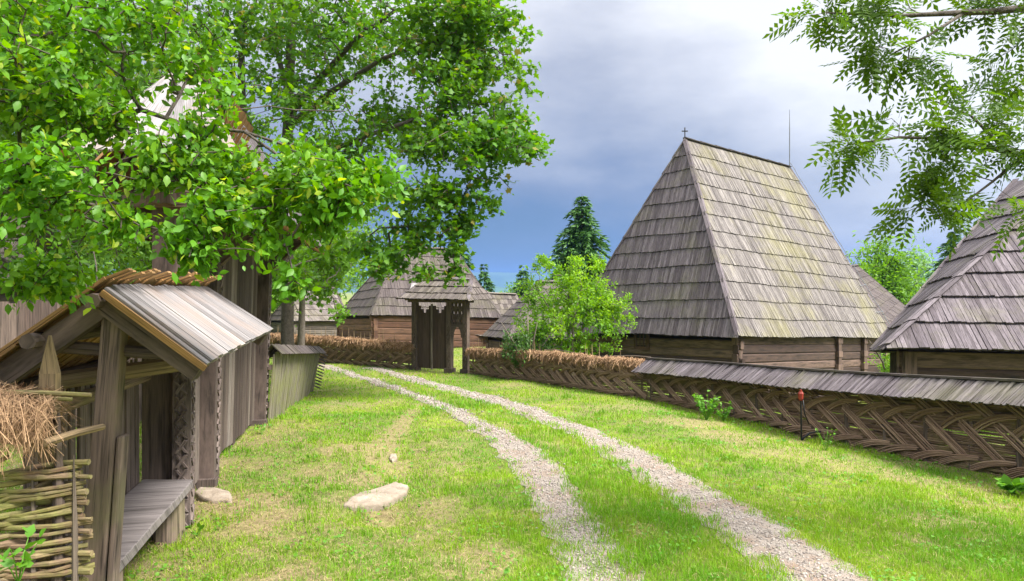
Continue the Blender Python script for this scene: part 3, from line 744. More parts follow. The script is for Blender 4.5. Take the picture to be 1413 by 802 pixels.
# ---- white timber well frame between gate and cottage
wz = 33; w0 = P(656, 490, wz); gzz = gz(w0.x, w0.y)
wr = thing('well', (w0.x, w0.y, gzz), 'small white timber well canopy standing just right of the small gate', 'well')
m = MB()
for px in (648, 664):
    for dy in (0, 1): b0 = P(px, 455, wz)+Vector((0, dy, 0)); m = MB(); m.beam((b0.x, b0.y, gzz), b0, .07, .07); m.build('post', M['white'], wr)
m = MB()
m.beam(P(646, 458, wz), P(668, 458, wz), .06, .07); m.beam(P(652, 486, wz), P(662, 460, wz), .05, .05); m.build('frame', M['white'], wr)
m = MB(); a_, b_, c_, d_ = P(642, 460, wz-.3), P(676, 466, wz-.3), P(664, 448, wz+.6), P(646, 448, wz+.6)
shingle_face(m, a_, b_, c_, d_, 3, .12); e_, f_ = b_+Vector((0, 2.0, 0)), a_+Vector((0, 2.0, 0)); shingle_face(m, e_, f_, d_, c_, 3, .12); m.build('roof', M['log_grey'], wr)
m = MB(); m.tube([(w0.x, w0.y+.5, gzz), (w0.x, w0.y+.5, gzz+.8)], [.45, .42], 10); m.build('well_ring', M['log_grey'], wr)

# ---- hut far left
C8 = P(64, 386, 15.5); L8 = P(-170, 392, 15.5); R8 = P(82, 383, 19); A8 = P(-90, 225, 17.5); B8 = P(-10, 232, 17.8)
A8, B8 = P(-100, 240, 17.2), P(2, 236, 17.5)
rt8 = thing('log_house', (-12, 17, 0), 'steep pale-boarded roof at the left edge, half hidden by leaves behind the bench shelter', 'house')
m = MB(); shingle_face(m, L8, C8, B8, A8, 8, .16, mi=0, umat=2); shingle_face(m, C8, R8, B8+Vector((.03, .03, 0)), B8, 8, .16, mi=1, umat=2)
K8 = L8+R8-C8; shingle_face(m, R8, K8, A8, B8, 8, .3, mi=0, umat=2); shingle_face(m, K8, L8, A8+Vector((-.03, 0, 0)), A8, 8, .3, mi=0, umat=2)
m.poly([C8+zz, R8+zz, K8+zz, L8+zz], 2)
m.build('roof', [M['plank_light'], M['shingle_grey'], M['underlay']], rt8)
m = MB(); a_, b_, k_, l_ = [p+Vector(o)-Vector((0, 0, 2.35)) for p, o in ((C8, (-.5, .4, 0)), (R8, (-.6, -.3, 0)), (K8, (.5, -.3, 0)), (L8, (.5, .4, 0)))]
for p, q in ((l_, a_), (a_, b_), (b_, k_), (k_, l_)): log_wall(m, p, q, 2.3, 9)
m.build('log_wall', M['log_grey'], rt8)
# grey board fence behind the shelter
f0, f1 = P(-60, 418, 10.5), P(215, 408, 12.5); bf = thing('board_fence', (f0.x, f0.y, gz(f0.x, f0.y)), 'weathered grey vertical board fence among leaves behind the bench shelter', 'fence')
m = MB(); n = 26; d = (f1-f0)
for i in range(n):
    p = f0+d*(i+.5)/n; zt = p.z+rnd(-.06, .06); w = Vector((d.x, d.y, 0)).normalized()*(d.length/n*.94); m.board((p.x, p.y, gz(p.x, p.y)), (p.x, p.y, zt), w, Vector((0, .03, 0)))
m.build('boards', M['beam_old'], bf)
m = MB(); 
for k_ in (.5, 1.5): m.beam((f0.x, f0.y+.06, gz(f0.x, f0.y)+k_), (f1.x, f1.y+.06, gz(f1.x, f1.y)+k_), .08, .1)
m.build('rail', M['beam_old'], bf)

# ------------------------------------------------------------------ small roofed gate in the middle
def carve(mb, p0, p1, w, nrm, mi=0, n=8, r=.03):
    """twisted rope carving running up a post face"""
    p0, p1 = Vector(p0), Vector(p1); d = (p1-p0); dn = d.normalized(); side = dn.cross(nrm).normalized()
    for i in range(n):
        c = p0+d*((i+.5)/n); h = d.length/n
        for sg in (-1, 1):
            mb.board(c-dn*h*.42-side*w*.30*sg, c+dn*h*.42+side*w*.30*sg, (side*.8-dn*.2)*w*.26, nrm*r*(1 if sg > 0 else .8), mi)
g0, g1 = gp(573, 510), gp(643, 515); gl = g0.z*.5+g1.z*.5
gr = thing('roofed_gate', ((g0+g1)/2), 'small dark double gate with hipped shingle roof and arched wicket beside the far tracks', 'gate')
gd = (g1-g0); gd.z = 0; GL = gd.length; gd.normalize(); gn = Vector((gd.y, -gd.x, 0)); 
if gn.y > 0: gn = -gn
eh = EYE-(415-CY)/1000*g0.y           # underside of the eave
def G(s, h, o=0): q = g0+gd*(s*GL)+gn*o; return Vector((q.x, q.y, h))
post_s = (0, .69, 1.0); names = []
for s_ in post_s:
    m = MB(); w = .17; m.board(G(s_, gl-.1), G(s_, eh+.12), gd*w, gn*w)
    carve(m, G(s_, gl+.1, w/2), G(s_, gl+1.6, w/2), w, gn, n=6, r=.03); m.board(G(s_, gl-.1), G(s_, gl+.12), gd*.27, gn*.27); m.build('post', M['beam_old'], gr)
for a_, b_ in ((.06, .335), (.36, .64)):
    m = MB(); n = 5
    for i in range(n):
        p = lerp(a_, b_, (i+.5)/n); dip = .28*(1-abs((i+.5)/n*2-1))**1.0 if n else 0
        top = eh-.10-(dip if (a_ > .2) else dip)
        m.board(G(p, gl+.08), G(p, top), gd*(b_-a_)*GL/n*.96, gn*.04)
    for h in (.3, 1.3): m.board(G(a_, gl+h, -.05), G(b_, gl+h, -.05), Vector((0, 0, .1)), gn*.04)
    m.build('door', M['door_old'], gr)
m = MB(); m.board(G(.348, gl+.05, .03), G(.348, eh-.1, .03), gd*.055, gn*.05); m.build('door_strip', M['plank_light'], gr)
# wicket: panel with nine peg holes over an arched opening
pan = MB(); a_, b_ = .735, .955; at_ = gl+ (eh-gl)*.60
nx_ = 9; nz_ = 9
for i in range(nx_):
    for j in range(nz_):
        if i % 3 == 1 and j % 3 == 1: continue
        s0, s1 = lerp(a_, b_, i/nx_), lerp(a_, b_, (i+1)/nx_); h0, h1 = lerp(at_+.15, eh, j/nz_), lerp(at_+.15, eh, (j+1)/nz_)
        pan.board(G((s0+s1)/2, h0), G((s0+s1)/2, h1), gd*(s1-s0)*GL, gn*.05)
arch = [G(a_, at_+.16)]+[G(a_, at_-.25)]+[G(lerp(a_, b_, .5-.5*math.cos(math.pi*k/8)*.72), at_-.25+.34*math.sin(math.pi*k/8)) for k in range(9)]+[G(b_, at_-.25), G(b_, at_+.16)]
pan.prism(arch, gn*.06); pan.build('wicket_panel', M['plank_dark'], gr)
m = MB(); m.board(G(-.12, eh+.02), G(1.12, eh+.02), Vector((0, 0, .14)), gn*.2); m.beam(G(-.1, eh+.1, .3), G(1.1, eh+.1, .3), .08, .1); m.beam(G(-.1, eh+.1, -.3), G(1.1, eh+.1, -.3), .08, .1)
for s_ in (0, .35, .69, 1): m.beam(G(s_, eh+.06, -.5), G(s_, eh+.06, .5), .09, .09)
m.build('lintel', M['beam_old'], gr)
m = MB(); e0, e1, e2, e3 = G(-.16, eh+.08, .52), G(1.18, eh+.06, .52), G(1.22, eh+.08, -1.05), G(-.12, eh+.08, -1.05); rh_ = .66; r0, r1 = G(.10, eh+rh_, -.27), G(1.0, eh+rh_, -.27)
shingle_face(m, e0, e1, r1, r0, 3, .075, mi=0, umat=1, lift=.02); shingle_face(m, e1, e2, r1+gn*-.01, r1+gn*.01, 3, .075, mi=0, umat=1, lift=.02)
shingle_face(m, e2, e3, r0, r1, 3, .1, mi=0, umat=1, lift=.02); shingle_face(m, e3, e0, r0+gn*.01, r0-gn*.01, 3, .1, mi=0, umat=1, lift=.02)
ro = m.build('roof', [M['shingle_warm'], M['underlay']], gr)
m = MB(); ridge_cap(m, r0, r1, .09, .02, .6); ridge_cap(m, e1, r1, .1, .02, .4, down=.8, lift=.02); ridge_cap(m, e0, r0, .1, .02, .4, down=.8, lift=.02); m.build('ridge_cap', M['shingle_grey'], ro)

# ------------------------------------------------------------------ tall roofed gate on the left
def B_(a, z, h): return Vector((a-.19*z, z, EYE+h))          # along the gate: a = sideways, z = distance, h above the eye
bg = thing('roofed_gate', B_(-1.95, 9.5, -2.2), 'tall carved wooden gate with high pointed board roof, under the trees on the left', 'gate')
dg = Vector((-.19, 1, 0)).normalized(); ng = Vector((1, .19, 0)).normalized()
def bpost(z, a, top, w, t, lean=0, name='post', mat='plank_dark'):
    m = MB(); b0 = B_(a, z, 0); b0.z = gz(b0.x, b0.y)-.1; tpt = B_(a+lean, z, top)
    m.board(b0, tpt, dg*w, ng*t); f0 = b0+ng*(t/2)+Vector((0, 0, .25)); f1 = tpt+ng*(t/2)
    m2 = MB(); carve(m2, f0+dg*w*.12, f1+dg*w*.12, w*.62, ng, n=int((f1-f0).length/.13), r=.04)
    m.board(b0-dg*w/2+Vector((0, 0, .0)), b0-dg*w/2+Vector((0, 0, .2)), ng*t*1.25, dg*w*.5)
    o = m.build(name, M[mat], bg); m2.build('carving', M['carved'], o); return o
bpost(7.05, -1.98, .95, .28, .26, .0)
bpost(8.35, -1.98, .95, .30, .30, .06)
bpost(12.1, -1.98, .95, .32, .32, .10)
for tg, (z0_, z1_, hh_, mat) in enumerate(((7.2, 8.2, .85, 'plank_light'), (8.55, 11.95, .80, 'plank_dark'))):
    m = MB(); n = int((z1_-z0_)/.19)
    for i in range(n):
        z = lerp(z0_, z1_, (i+.5)/n); q = B_(-2.0+rnd(-.008, .008), z, 0); q.z = gz(q.x, q.y)+.06+rnd(0, .05); t_ = B_(-1.97+(.05 if tg else 0), z, hh_+rnd(-.04, .04))
        m.board(q, t_, dg*(z1_-z0_)/n*.97, ng*.035, 1 if (random.random() < .22 or (tg == 0 and i > 2)) else 0)
    m.build('plank_door', [M['plank_dark'], M['plank_light']], bg)
m = MB()
for h, w in ((.9, .2), (1.12, .14)): m.beam(B_(-1.97, 6.6, h), B_(-1.97, 12.6, h), w, w)
for z in (6.9, 8.4, 10.2, 12.1): m.beam(B_(-2.95, z, .86), B_(-1.0, z, .86), .12, .14)
for z in (8.4, 12.1):
    for sg in (-1, 1): m.beam(B_(-1.97, z, .2), B_(-1.97+sg*.75, z, .85), .1, .12)
m.build('roof_frame', M['beam_old'], bg)
for z in np.arange(6.75, 12.3, .62):
    for sg in (-1, 1):
        m = MB(); f = 1 if z > 7.9 else max(.25, (z-6.2)/1.6)
        m.beam(B_(-1.95+sg*1.0, z, .66), B_(-1.95+sg*(1-f), z, lerp(.66, 2.22, f)), .06, .08); m.build('rafter', M['beam_old'], bg)
# carved arch brackets between door and lintel
m = MB()
for z, s2 in ((8.55, 1), (11.95, -1)):
    pts = [B_(-1.93, z, .8), B_(-1.93, z+s2*.8, .8)]+[B_(-1.93, z+s2*(.8-.75*math.sin(k/6*1.57)), .8-.55*(1-math.cos(k/6*1.57))) for k in range(1, 7)]
    m = MB(); m.prism(pts if s2 > 0 else pts[::-1], ng*.06); m.build('bracket', M['carved'], bg)
# roof: two long board slopes, a small hip over the near gable
def board_slope(mb, e0, e1, t1, t0, w, th, mi, over=0, jit=.03, layers=1, ov=.02, extra=(0, 0)):
    e0, e1, t0, t1 = map(Vector, (e0, e1, t0, t1)); n = max(1, int((e1-e0).length/w)); nm = (e1-e0).cross(t0-e0).normalized()
    if nm.z < 0: nm = -nm
    for ly in range(layers):
        for i in range(n):
            s_ = (i+.5+(.5 if ly else 0))/n
            if s_ > 1: continue
            p, q = e0.lerp(e1, s_), t0.lerp(t1, s_); d = (q-p).normalized(); hv_ = nm*(ly*(th+.006)+rnd(0, .006))
            if (q-p).length < .08: continue
            mb.board(p-d*rnd(0, jit)+hv_, q+d*(over+rnd(-jit, jit))+hv_, (e1-e0)/n*.985, nm*th, mi, w1=(t1-t0)/n*.985)
m = MB(); ez = .68
board_slope(m, B_(-.90, 6.55, ez+.06), B_(-.90, 12.5, ez), B_(-1.95, 11.3, 2.4), B_(-1.95, 7.7, 2.4), .15, .022, 0, layers=2)
board_slope(m, B_(-3.0, 6.55, ez), B_(-3.0, 12.5, ez), B_(-1.95, 11.3, 2.4), B_(-1.95, 7.7, 2.4), .15, .022, 2, over=.16, layers=2)
board_slope(m, B_(-2.62, 6.15, 1.2), B_(-1.16, 6.15, 1.2), B_(-1.93, 7.62, 2.4), B_(-1.97, 7.62, 2.4), .13, .022, 1, layers=1, over=.1)
for sg in (-1, 1):  # cheeks closing the gap between the hip and the slopes
    m.board(B_(-1.95+sg*1.02, 6.55, ez+.03), B_(-1.95+sg*.70, 6.22, 1.2), dg*.16, ng*.03, 2)
    for k_ in range(5): zz_ = 6.60-.06*k_; 
m.build('roof', [M['shingle_grey'], M['board_silver'], M['board_fresh']], bg)
m = MB()   # orange-brown board ends along the rakes
for k_ in range(26):
    f = k_/26; a1_ = B_(-1.14, 6.13, 1.16).lerp(B_(-1.93, 7.66, 2.46), f); m.board(a1_, a1_+Vector((.10, -.05, .13)), dg*.05, ng*.02)
    a1_ = B_(-.90, 6.5, ez+.02).lerp(B_(-1.16, 6.2, 1.2), f); m.board(a1_, a1_+Vector((.07, -.03, .06)), dg*.04, ng*.02)
for k_ in range(80):
    f = k_/80; a1_ = B_(-.90, 6.5, ez).lerp(B_(-.88, 12.5, ez-.02), f); m.board(a1_+Vector((-.06, 0, -.02)), a1_+Vector((.03, 0, -.045)), dg*.07, ng*.02)
m.build('rake_boards', M['board_fresh'], bg)

# ------------------------------------------------------------------ bench shelter
def K_(a, z, h): return Vector((a-.21*z, z, EYE+h))
sh = thing('bench_shelter', K_(-1.55, 5.4, -2.2), 'open bench shelter with pale board roof and mossy corner post, on the left foreground', 'shelter')
dk = Vector((-.21, 1, 0)).normalized(); nk = Vector((1, .21, 0)).normalized()
m = MB()     # front post, leaning
b0 = P(120, 870, 4.3); t0 = P(160, 437, 4.32); b0.z = -.15
m2 = MB(); m2.board(b0, t0, Vector((.14, .02, 0)), Vector((-.03, .15, 0)), w1=Vector((.118, .015, 0)), t1=Vector((-.03, .14, 0)))
m2.board(b0+Vector((.10, .02, 0)), P(170, 600, 4.33), Vector((.035, .01, 0)), Vector((-.01, .10, 0)))
fp = m2.build('front_post', M['post_old'], sh)
bv = fp.modifiers.new('b', 'BEVEL'); bv.width = .012; bv.segments = 2
# bench
m = MB(); n = 10; F_ = []
zs = [4.42, 4.9, 5.5, 6.1, 6.68]; fr = [-1.545, -1.535, -1.54, -1.53, -1.535]; zb = -1.74
base = len(m.v); top = [K_(a_, z, zb) for a_, z in zip(fr, zs)]+[K_(-2.0, z, zb) for z in zs[::-1]]
m.prism([p-Vector((0, 0, .075)) for p in top][::-1], (0, 0, .075)); bo = m.build('seat', M['bench_wood'], sh)
bv = bo.modifiers.new('b', 'BEVEL'); bv.width = .008; bv.segments = 2
for z in (6.45, 4.75):
    m = MB(); q = K_(-1.70, z, zb-.08); m.tube([(q.x, q.y, -.15), (q.x, q.y, q.z)], [.15, .135], 9, rough=.05); m.build('bench_leg', M['post_old'], sh)
# far end wall and carved post
m = MB(); q = K_(-1.87, 6.78, 0); m.board((q.x, q.y, -.1), (q.x, q.y, EYE-.55), nk*.30, dk*.05); m.board((q.x+.02, q.y+.05, -.1), (q.x+.02, q.y+.05, EYE-.5), nk*.2, dk*.05); m.build('end_panel', M['beam_old'], sh)
m = MB(); q = K_(-1.66, 6.8, 0); b_, t_ = Vector((q.x, q.y, -.1)), Vector((q.x+.01, q.y, EYE-.42)); m.board(b_, t_, nk*.16, dk*.15)
carve(m, b_+Vector((.03, -.08, .1))+nk*0, t_+Vector((0, -.08, 0)), .14, -dk, n=13, r=.035); carve(m, b_+nk*.08, t_+nk*.08, .14, nk, n=13, r=.03)
m.build('carved_post', M['carved'], sh)
# palings of the back
n = 17
for i in range(n):
    z = lerp(4.35, 6.62, (i+.5)/n); q = K_(-2.03, z, 0); w = .10*rnd(.85, 1.1); tz = EYE-.60+rnd(-.03, .03); ln = rnd(-.015, .015)
    m = MB(); pts = [Vector((q.x, q.y, -.05))-dk*w/2, Vector((q.x, q.y, -.05))+dk*w/2, Vector((q.x+ln, q.y, tz-.16))+dk*w*.5, Vector((q.x+ln, q.y, tz)), Vector((q.x+ln, q.y, tz-.16))-dk*w*.5]
    m.prism(pts, nk*.022); m.build('paling', M['paling'], sh)
for h, rr in ((-.78, .055),):
    m = MB(); m.tube([K_(-2.02, 3.95, h+.03), K_(-2.0, 5.4, h+.0), K_(-1.98, 6.9, h-.02)], [rr*1.1, rr, rr*.8], 9, rough=.04); m.build('rail', M['beam_tan'], sh)
# rafters, collar and purlins
for p_, q_ in ((K_(-1.50, 4.25, -.06), K_(-.93, 4.25, -.47)), (K_(-1.50, 6.8, -.06), K_(-.90, 6.8, -.46)), (K_(-1.50, 4.27, -.09), K_(-2.95, 4.27, -1.10)), (K_(-1.5, 6.8, -.09), K_(-2.95, 6.8, -1.1))):
    m = MB(); m.beam(p_, q_, .08, .13); m.build('rafter', M['beam_old'], sh)
for p_ in (((-1.85, 4.36, -.335), (-1.12, 4.36, -.385)), ((-1.85, 6.7, -.33), (-1.12, 6.7, -.36))):
    m = MB(); m.tube([K_(*p_[0]), K_(*p_[1])], [.04, .035], 8, rough=.05); m.build('tie_beam', M['beam_old'], sh)
m = MB(); m.tube([K_(-2.3, 4.1, -.86), K_(-1.9, 4.45, -.56), K_(-1.1, 5.2, -.50)], [.06, .055, .05], 8, rough=.05); m.build('tie_beam', M['beam_tan'], sh)
for a_, h_ in ((-1.52, -.06), (-1.88, -.29), (-2.4, -.68)):
    m = MB(); m.tube([K_(a_, 4.1, h_), K_(a_, 7.0, h_)], [.045, .045], 8, rough=.04); m.build('purlin', M['beam_old'], sh)
# the silvery right slope
m = MB()
board_slope(m, K_(-.885, 4.14, -.425), K_(-.865, 6.95, -.395), K_(-1.50, 6.92, .015), K_(-1.475, 4.18, .01), .165, .016, 0, layers=2, jit=.012)
m.board(K_(-.88, 4.13, -.445), K_(-1.48, 4.15, -.01), dk*.03, Vector((.02, 0, .03)), 1)
m.build('right_roof_slope', [M['board_silver'], M['board_fresh']], sh)
# left slope of fresh narrow boards whose tips stick out over the ridge
m = MB(); lay = 4
for ly in range(lay):
    n = 27
    for i in range(n):
        z = lerp(4.16, 6.98, (i+.5)/n)+ly*.012; top = K_(-1.475+rnd(-.01, .03), z, .045+rnd(-.015, .015)); f0 = ly/lay; 
        e_ = K_(-3.05, z, -1.07); p = e_.lerp(top, f0*.9) if ly else e_
        q = e_.lerp(top, min(1, f0*.9+.45)) if ly < lay-1 else top
        o = Vector((0, 0, .012*ly)); m.board(p+o, q+o, dk*.098, Vector((-.012, 0, .016)))
        if ly == lay-1: m.board(q+o, q+Vector((.13, 0, .085))+Vector((rnd(-.02, .02), 0, rnd(-.012, .012))), dk*.07, Vector((-.008, 0, .012)))
m.build('left_roof_slope', M['board_fresh'], sh)
for p_, q_ in ((K_(-2.3, 4.12, -.52), K_(-1.52, 4.12, .02)), (K_(-3.05, 4.12, -1.06), K_(-2.25, 4.12, -.5))):
    m = MB(); m.board(p_, q_, dk*.02, Vector((.02, 0, .035))); m.build('rake_board', M['board_fresh'], sh)
# ------------------------------------------------------------------ wattle fences
class Path:
    def __init__(s, pts):      # pts: (x, y, zbase, ztop)
        s.p = pts; s.s = [0]
        for i in range(1, len(pts)): s.s.append(s.s[-1]+math.hypot(pts[i][0]-pts[i-1][0], pts[i][1]-pts[i-1][1]))
        s.L = s.s[-1]
    def at(s, u):
        u = max(0, min(s.L-1e-6, u)); i = max(k for k in range(len(s.s)-1) if s.s[k] <= u); f = (u-s.s[i])/(s.s[i+1]-s.s[i])
        a, b = s.p[i], s.p[i+1]; return [lerp(a[k], b[k], f) for k in range(4)], i
    def fr(s, u):
        (x, y, zb, zt), i = s.at(u); a, b = s.p[i], s.p[i+1]; T = Vector((b[0]-a[0], b[1]-a[1], 0)).normalized()
        N = Vector((T.y, -T.x, 0))
        if N.dot(Vector((-x, -y, 0))) < 0: N = -N
        return Vector((x, y, 0)), T, N, zb, zt
    def pt(s, u, h, o=0):      # h: 0 foot .. 1 top
        c, T, N, zb, zt = s.fr(u); q = c+N*o; q.z = zb+(zt-zb)*h; return q
def fence_path(ctrl):
    out = []
    for px, yb, yt in ctrl:
        b_ = gp(px, yb); out.append((b_.x, b_.y, b_.z-.03, EYE-(yt-CY)/FP*b_.y))
    return Path(out)
def wattle(mb, pa, step=.44, rr=.0085, hmax=.94, nrow=42, thick=1.0, dia=True, side=1):
    L = pa.L; H = pa.p[0][3]-pa.p[0][2]
    st = .42
    for i in range(int(L/2.1*nrow)):          # horizontal rods, woven in and out
        u0 = rnd(-1, L); ln = rnd(1.6, 3.2); u1 = min(L, u0+ln); u0 = max(0, u0); h = rnd(.02, hmax-.04); dh = rnd(-.04, .04)
        if u1-u0 < .3: continue
        n = max(3, int((u1-u0)/.105)); ph = math.pi*(random.random() < .5); r = rr*rnd(.6, 1.15)*thick
        mb.tube([pa.pt(lerp(u0, u1, k/n), max(.01, h+dh*k/n), .032*math.sin(lerp(u0, u1, k/n)/st*math.pi+ph)) for k in range(n+1)], [r*(1-.45*k/n) for k in range(n+1)], 4, 0, False)
    if not dia: return
    n = int(L/step)
    for i in range(-2, n+1):
        u = i*step
        for row, (ha, hb, du, kind) in enumerate(((.97, .60, .62, 0), (.40, .66, .62, 1), (.56, .12, .62, 0), (.02, .17, .6, 1))):
            off = (0, .30, .12, .35)[row]*step*1.5+rnd(-.05, .05); nb = 6
            for k in range(nb):
                q = (k-nb/2)*.0165+rnd(-.004, .004); pts = []; m_ = 6; e = rnd(-.05, .05)
                if u+off < -.1 or u+off+du > L+.05: continue
                for j in range(m_+1):
                    f = j/m_; uu = u+off+du*f+e*.5
                    if kind == 0: h = lerp(ha, hb, f)+q/H+.02*math.sin(f*3.14); o = .052*math.sin(math.pi*(.12+.76*f))+.004
                    else: h = lerp(ha, hb, 1-(1-f)**2.2)+q/H*(1-.6*f); o = .050*math.sin(math.pi*(.1+.7*f))+.004
                    pts.append(pa.pt(max(0, uu+(q*.6 if kind == 0 else 0)), max(.0, min(hmax, h)), o*1.1))
                r = rr*rnd(.8, 1.1)*thick; mb.tube(pts, [r]*(m_+1), 4, 1, False)
def hay_cap(name, parent, pa, u0, u1, rad, n, L=(.12, .3), w=.004, body=True, hang=.5, mat='hay', dz=0):
    """a roll of hay lying over the fence: lumpy body and loose strands"""
    ho = None
    if body:
        k = max(6, int((u1-u0)/.09)); V = []; m_ = 10
        for i in range(k+1):
            u = lerp(u0, u1, i/k); c, T, N, zb, zt = pa.fr(u); e = min(1, min(i, k-i)/2+.3)
            for j in range(m_):
                th = 2*math.pi*j/m_; r = rad*e*(.80+.25*math.sin(u*5+j)+.14*math.sin(u*23+2*j)); q = c+N*math.cos(th)*r*1.15; V.append((q.x, q.y, zt+dz-rad*.25+math.sin(th)*r*.85))
        I = (np.arange(k)[:, None]*m_+np.arange(m_)[None]).ravel(); J = (np.arange(k)[:, None]*m_+(np.arange(m_)+1)[None] % m_).ravel()
        ho = np_mesh(name, np.array(V), np.stack([I, J, J+m_, I+m_], 1), M['hay_body'], parent, smooth=True)
    V = np.zeros((n, 6, 3)); 
    for i in range(n):
        u = rnd(u0, u1); c, T, N, zb, zt = pa.fr(u); th = rnd(-.5, 3.6); r = rad*rnd(.75, 1.12)*(1+.22*math.sin(u*5)+.1*math.sin(u*23))
        q = c+N*math.cos(th)*r*1.15; q.z = zt+dz-rad*.25+math.sin(th)*r*.85
        tang = (N*-math.sin(th)+Vector((0, 0, math.cos(th)))); d = (tang*(-1 if math.cos(th) > 0 else 1)*rnd(.0, 1)*hang*1.6+T*rnd(-1, 1)+Vector((0, 0, rnd(-.25, .15)))).normalized()
        ln = rnd(*L); bend = Vector((0, 0, -ln*rnd(.05, .45)))+N*rnd(-.3, .3)*ln; sd_ = d.cross(Vector((rnd(-1, 1), rnd(-1, 1), 1))).normalized()*w*rnd(.6, 1.2)/2
        a_ = q-d*ln*.4; b_ = q+N*.01; c_ = q+d*ln*.6+bend
        for k, pnt in enumerate((a_, b_, c_)): V[i, 2*k] = pnt-sd_; V[i, 2*k+1] = pnt+sd_
    k = np.arange(n)[:, None]*6
    return np_mesh('loose_hay' if body else name, V.reshape(-1, 3), np.concatenate([k+np.array([0, 1, 3, 2]), k+np.array([2, 3, 5, 4])], 0), M[mat], ho if body else parent)
def stakes(root, pa, us, r, ext, mat='stake', name='stake', o=0):
    for u in us:
        c, T, N, zb, zt = pa.fr(u); c = c+N*o; e = ext() if callable(ext) else ext; m = MB(); q = c+T*rnd(-.03, .03)+N*rnd(-.02, .02); top = zt+e
        k = 4; pts = [Vector((lerp(c.x, q.x, j/k)+rnd(-.006, .006), lerp(c.y, q.y, j/k), lerp(zb-.1, top, j/k))) for j in range(k+1)]
        m.tube(pts, [r, r*.98, r*.95, r*.8, r*.15], 6, rough=.06); m.build(name, M[mat], root)

# right fence, hay-capped stretch from the small gate
paH = fence_path([(648,516,484), (700,523,486), (760,531,489), (830,542,497), (893,552,500)])
# shingle-capped stretch
paS = fence_path([(893,552,497), (990,573,503), (1095,599,512), (1251,631,522), (1413,662,530), (1640,715,545)])
def fence_root(pa, label): 
    c = pa.pt(pa.L/2, 0); return thing('wattle_fence', c, label, 'fence', 'wattle fences along the tracks')
fh = fence_root(paH, 'hay-topped wattle fence running from the small gate towards the largest house')
m = MB(); wattle(m, paH, nrow=120, thick=1.5, step=.40); m.build('wattle_panel', [M['wattle'], M['wattle_light']], fh)
stakes(fh, paH, np.arange(.2, paH.L, .42), .028, lambda: -.04)
stakes(fh, paH, np.sort(RNG.random(20)*paH.L), .017, lambda: rnd(.2, .42), name='stake_tip', mat='stake_tan', o=-.05)
hay_cap('hay_cap', fh, paH, 0, paH.L-.1, .10, 9000, (.10, .28), .009)
m = MB(); m.tube([paH.pt(u, 1, -.12)+Vector((0, 0, .09+.03*math.sin(u*2))) for u in np.linspace(paH.L*.45, paH.L, 12)], [.012]*12, 5); m.build('top_rod', M['stake'], fh)
fs = fence_root(paS, 'long woven wattle fence under a narrow grey shingle cap on the right')
m = MB(); wattle(m, paS, nrow=210, thick=1.35, step=.45, hmax=.93); m.build('wattle_panel', [M['wattle'], M['wattle_light']], fs)
stakes(fs, paS, np.arange(.15, paS.L, .62), .042, lambda: -.05, mat='beam_old')
m = MB()
def cap_slope(mb, pa, sgn, out, drop, w, th, rise=.02, mi=0, lean=0, u0=-.1):
    u = u0
    while u < pa.L+.1:
        ww = w*rnd(.7, 1.35); uc = u+ww/2; c, T, N, zb, zt = pa.fr(uc); c2 = pa.fr(uc)[0]
        top = c-N*.012*sgn+Vector((0, 0, zt+rise+rnd(-.012, .02))); o_ = out+rnd(-.015, .02)
        bot = c+N*o_*sgn+T*lean+Vector((0, 0, zt-drop+rnd(-.012, .012))); d = (bot-top).normalized(); nn = T.cross(d).normalized()
        tilt = rnd(-.012, .012); mb.board(bot, top, T*ww*.98+nn*tilt, nn*th, mi); u += ww
cap_slope(m, paS, 1, .34, .25, .048, .014, lean=-.09); cap_slope(m, paS, 1, .31, .25, .06, .014, rise=-.02, lean=-.06)
fsr = m.build('shingle_cap', M['shingle_grey'], fs)
m = MB(); cap_slope(m, paS, -1, .24, .19, .07, .014, rise=.035); 
m.build('rear_shingle_cap', M['shingle_dark'], fs)
m = MB(); n = 40
for i in range(n): a_, b_ = paS.pt(paS.L*i/n, 1), paS.pt(paS.L*(i+1.02)/n, 1); m.beam(a_+Vector((0, 0, .045)), b_+Vector((0, 0, .045)), .06, .03)
for k_, (o, dz_) in enumerate(((.14, -.13), (-.14, -.13))):
    for i in range(n): a_, b_ = paS.pt(paS.L*i/n, 1, o), paS.pt(paS.L*(i+1.02)/n, 1, o); m.beam(a_+Vector((0, 0, dz_)), b_+Vector((0, 0, dz_)), .03, .04)
m.build('cap_rail', M['shingle_dark'], fs)
# left stretch behind the bend
paL = fence_path([(571,510,477), (500,504,471), (430,499,466), (372,494,463)])
fl = fence_root(paL, 'far wattle fence topped with brown hay, between the picket fence and the small gate')
m = MB(); wattle(m, paL, nrow=100, thick=2.0, step=.5); m.build('wattle_panel', [M['wattle'], M['wattle_light']], fl)
stakes(fl, paL, np.arange(.2, paL.L, .5), .03, lambda: -.04)
stakes(fl, paL, np.concatenate([np.linspace(.8, 4.6, 14), np.linspace(4.9, paL.L, 9)])+RNG.normal(0, .06, 23), .020, lambda: rnd(.28, .5), name='stake_tip', mat='stake_tan')
hay_cap('hay_cap', fl, paL, 0, paL.L, .10, 7000, (.12, .32), .012)
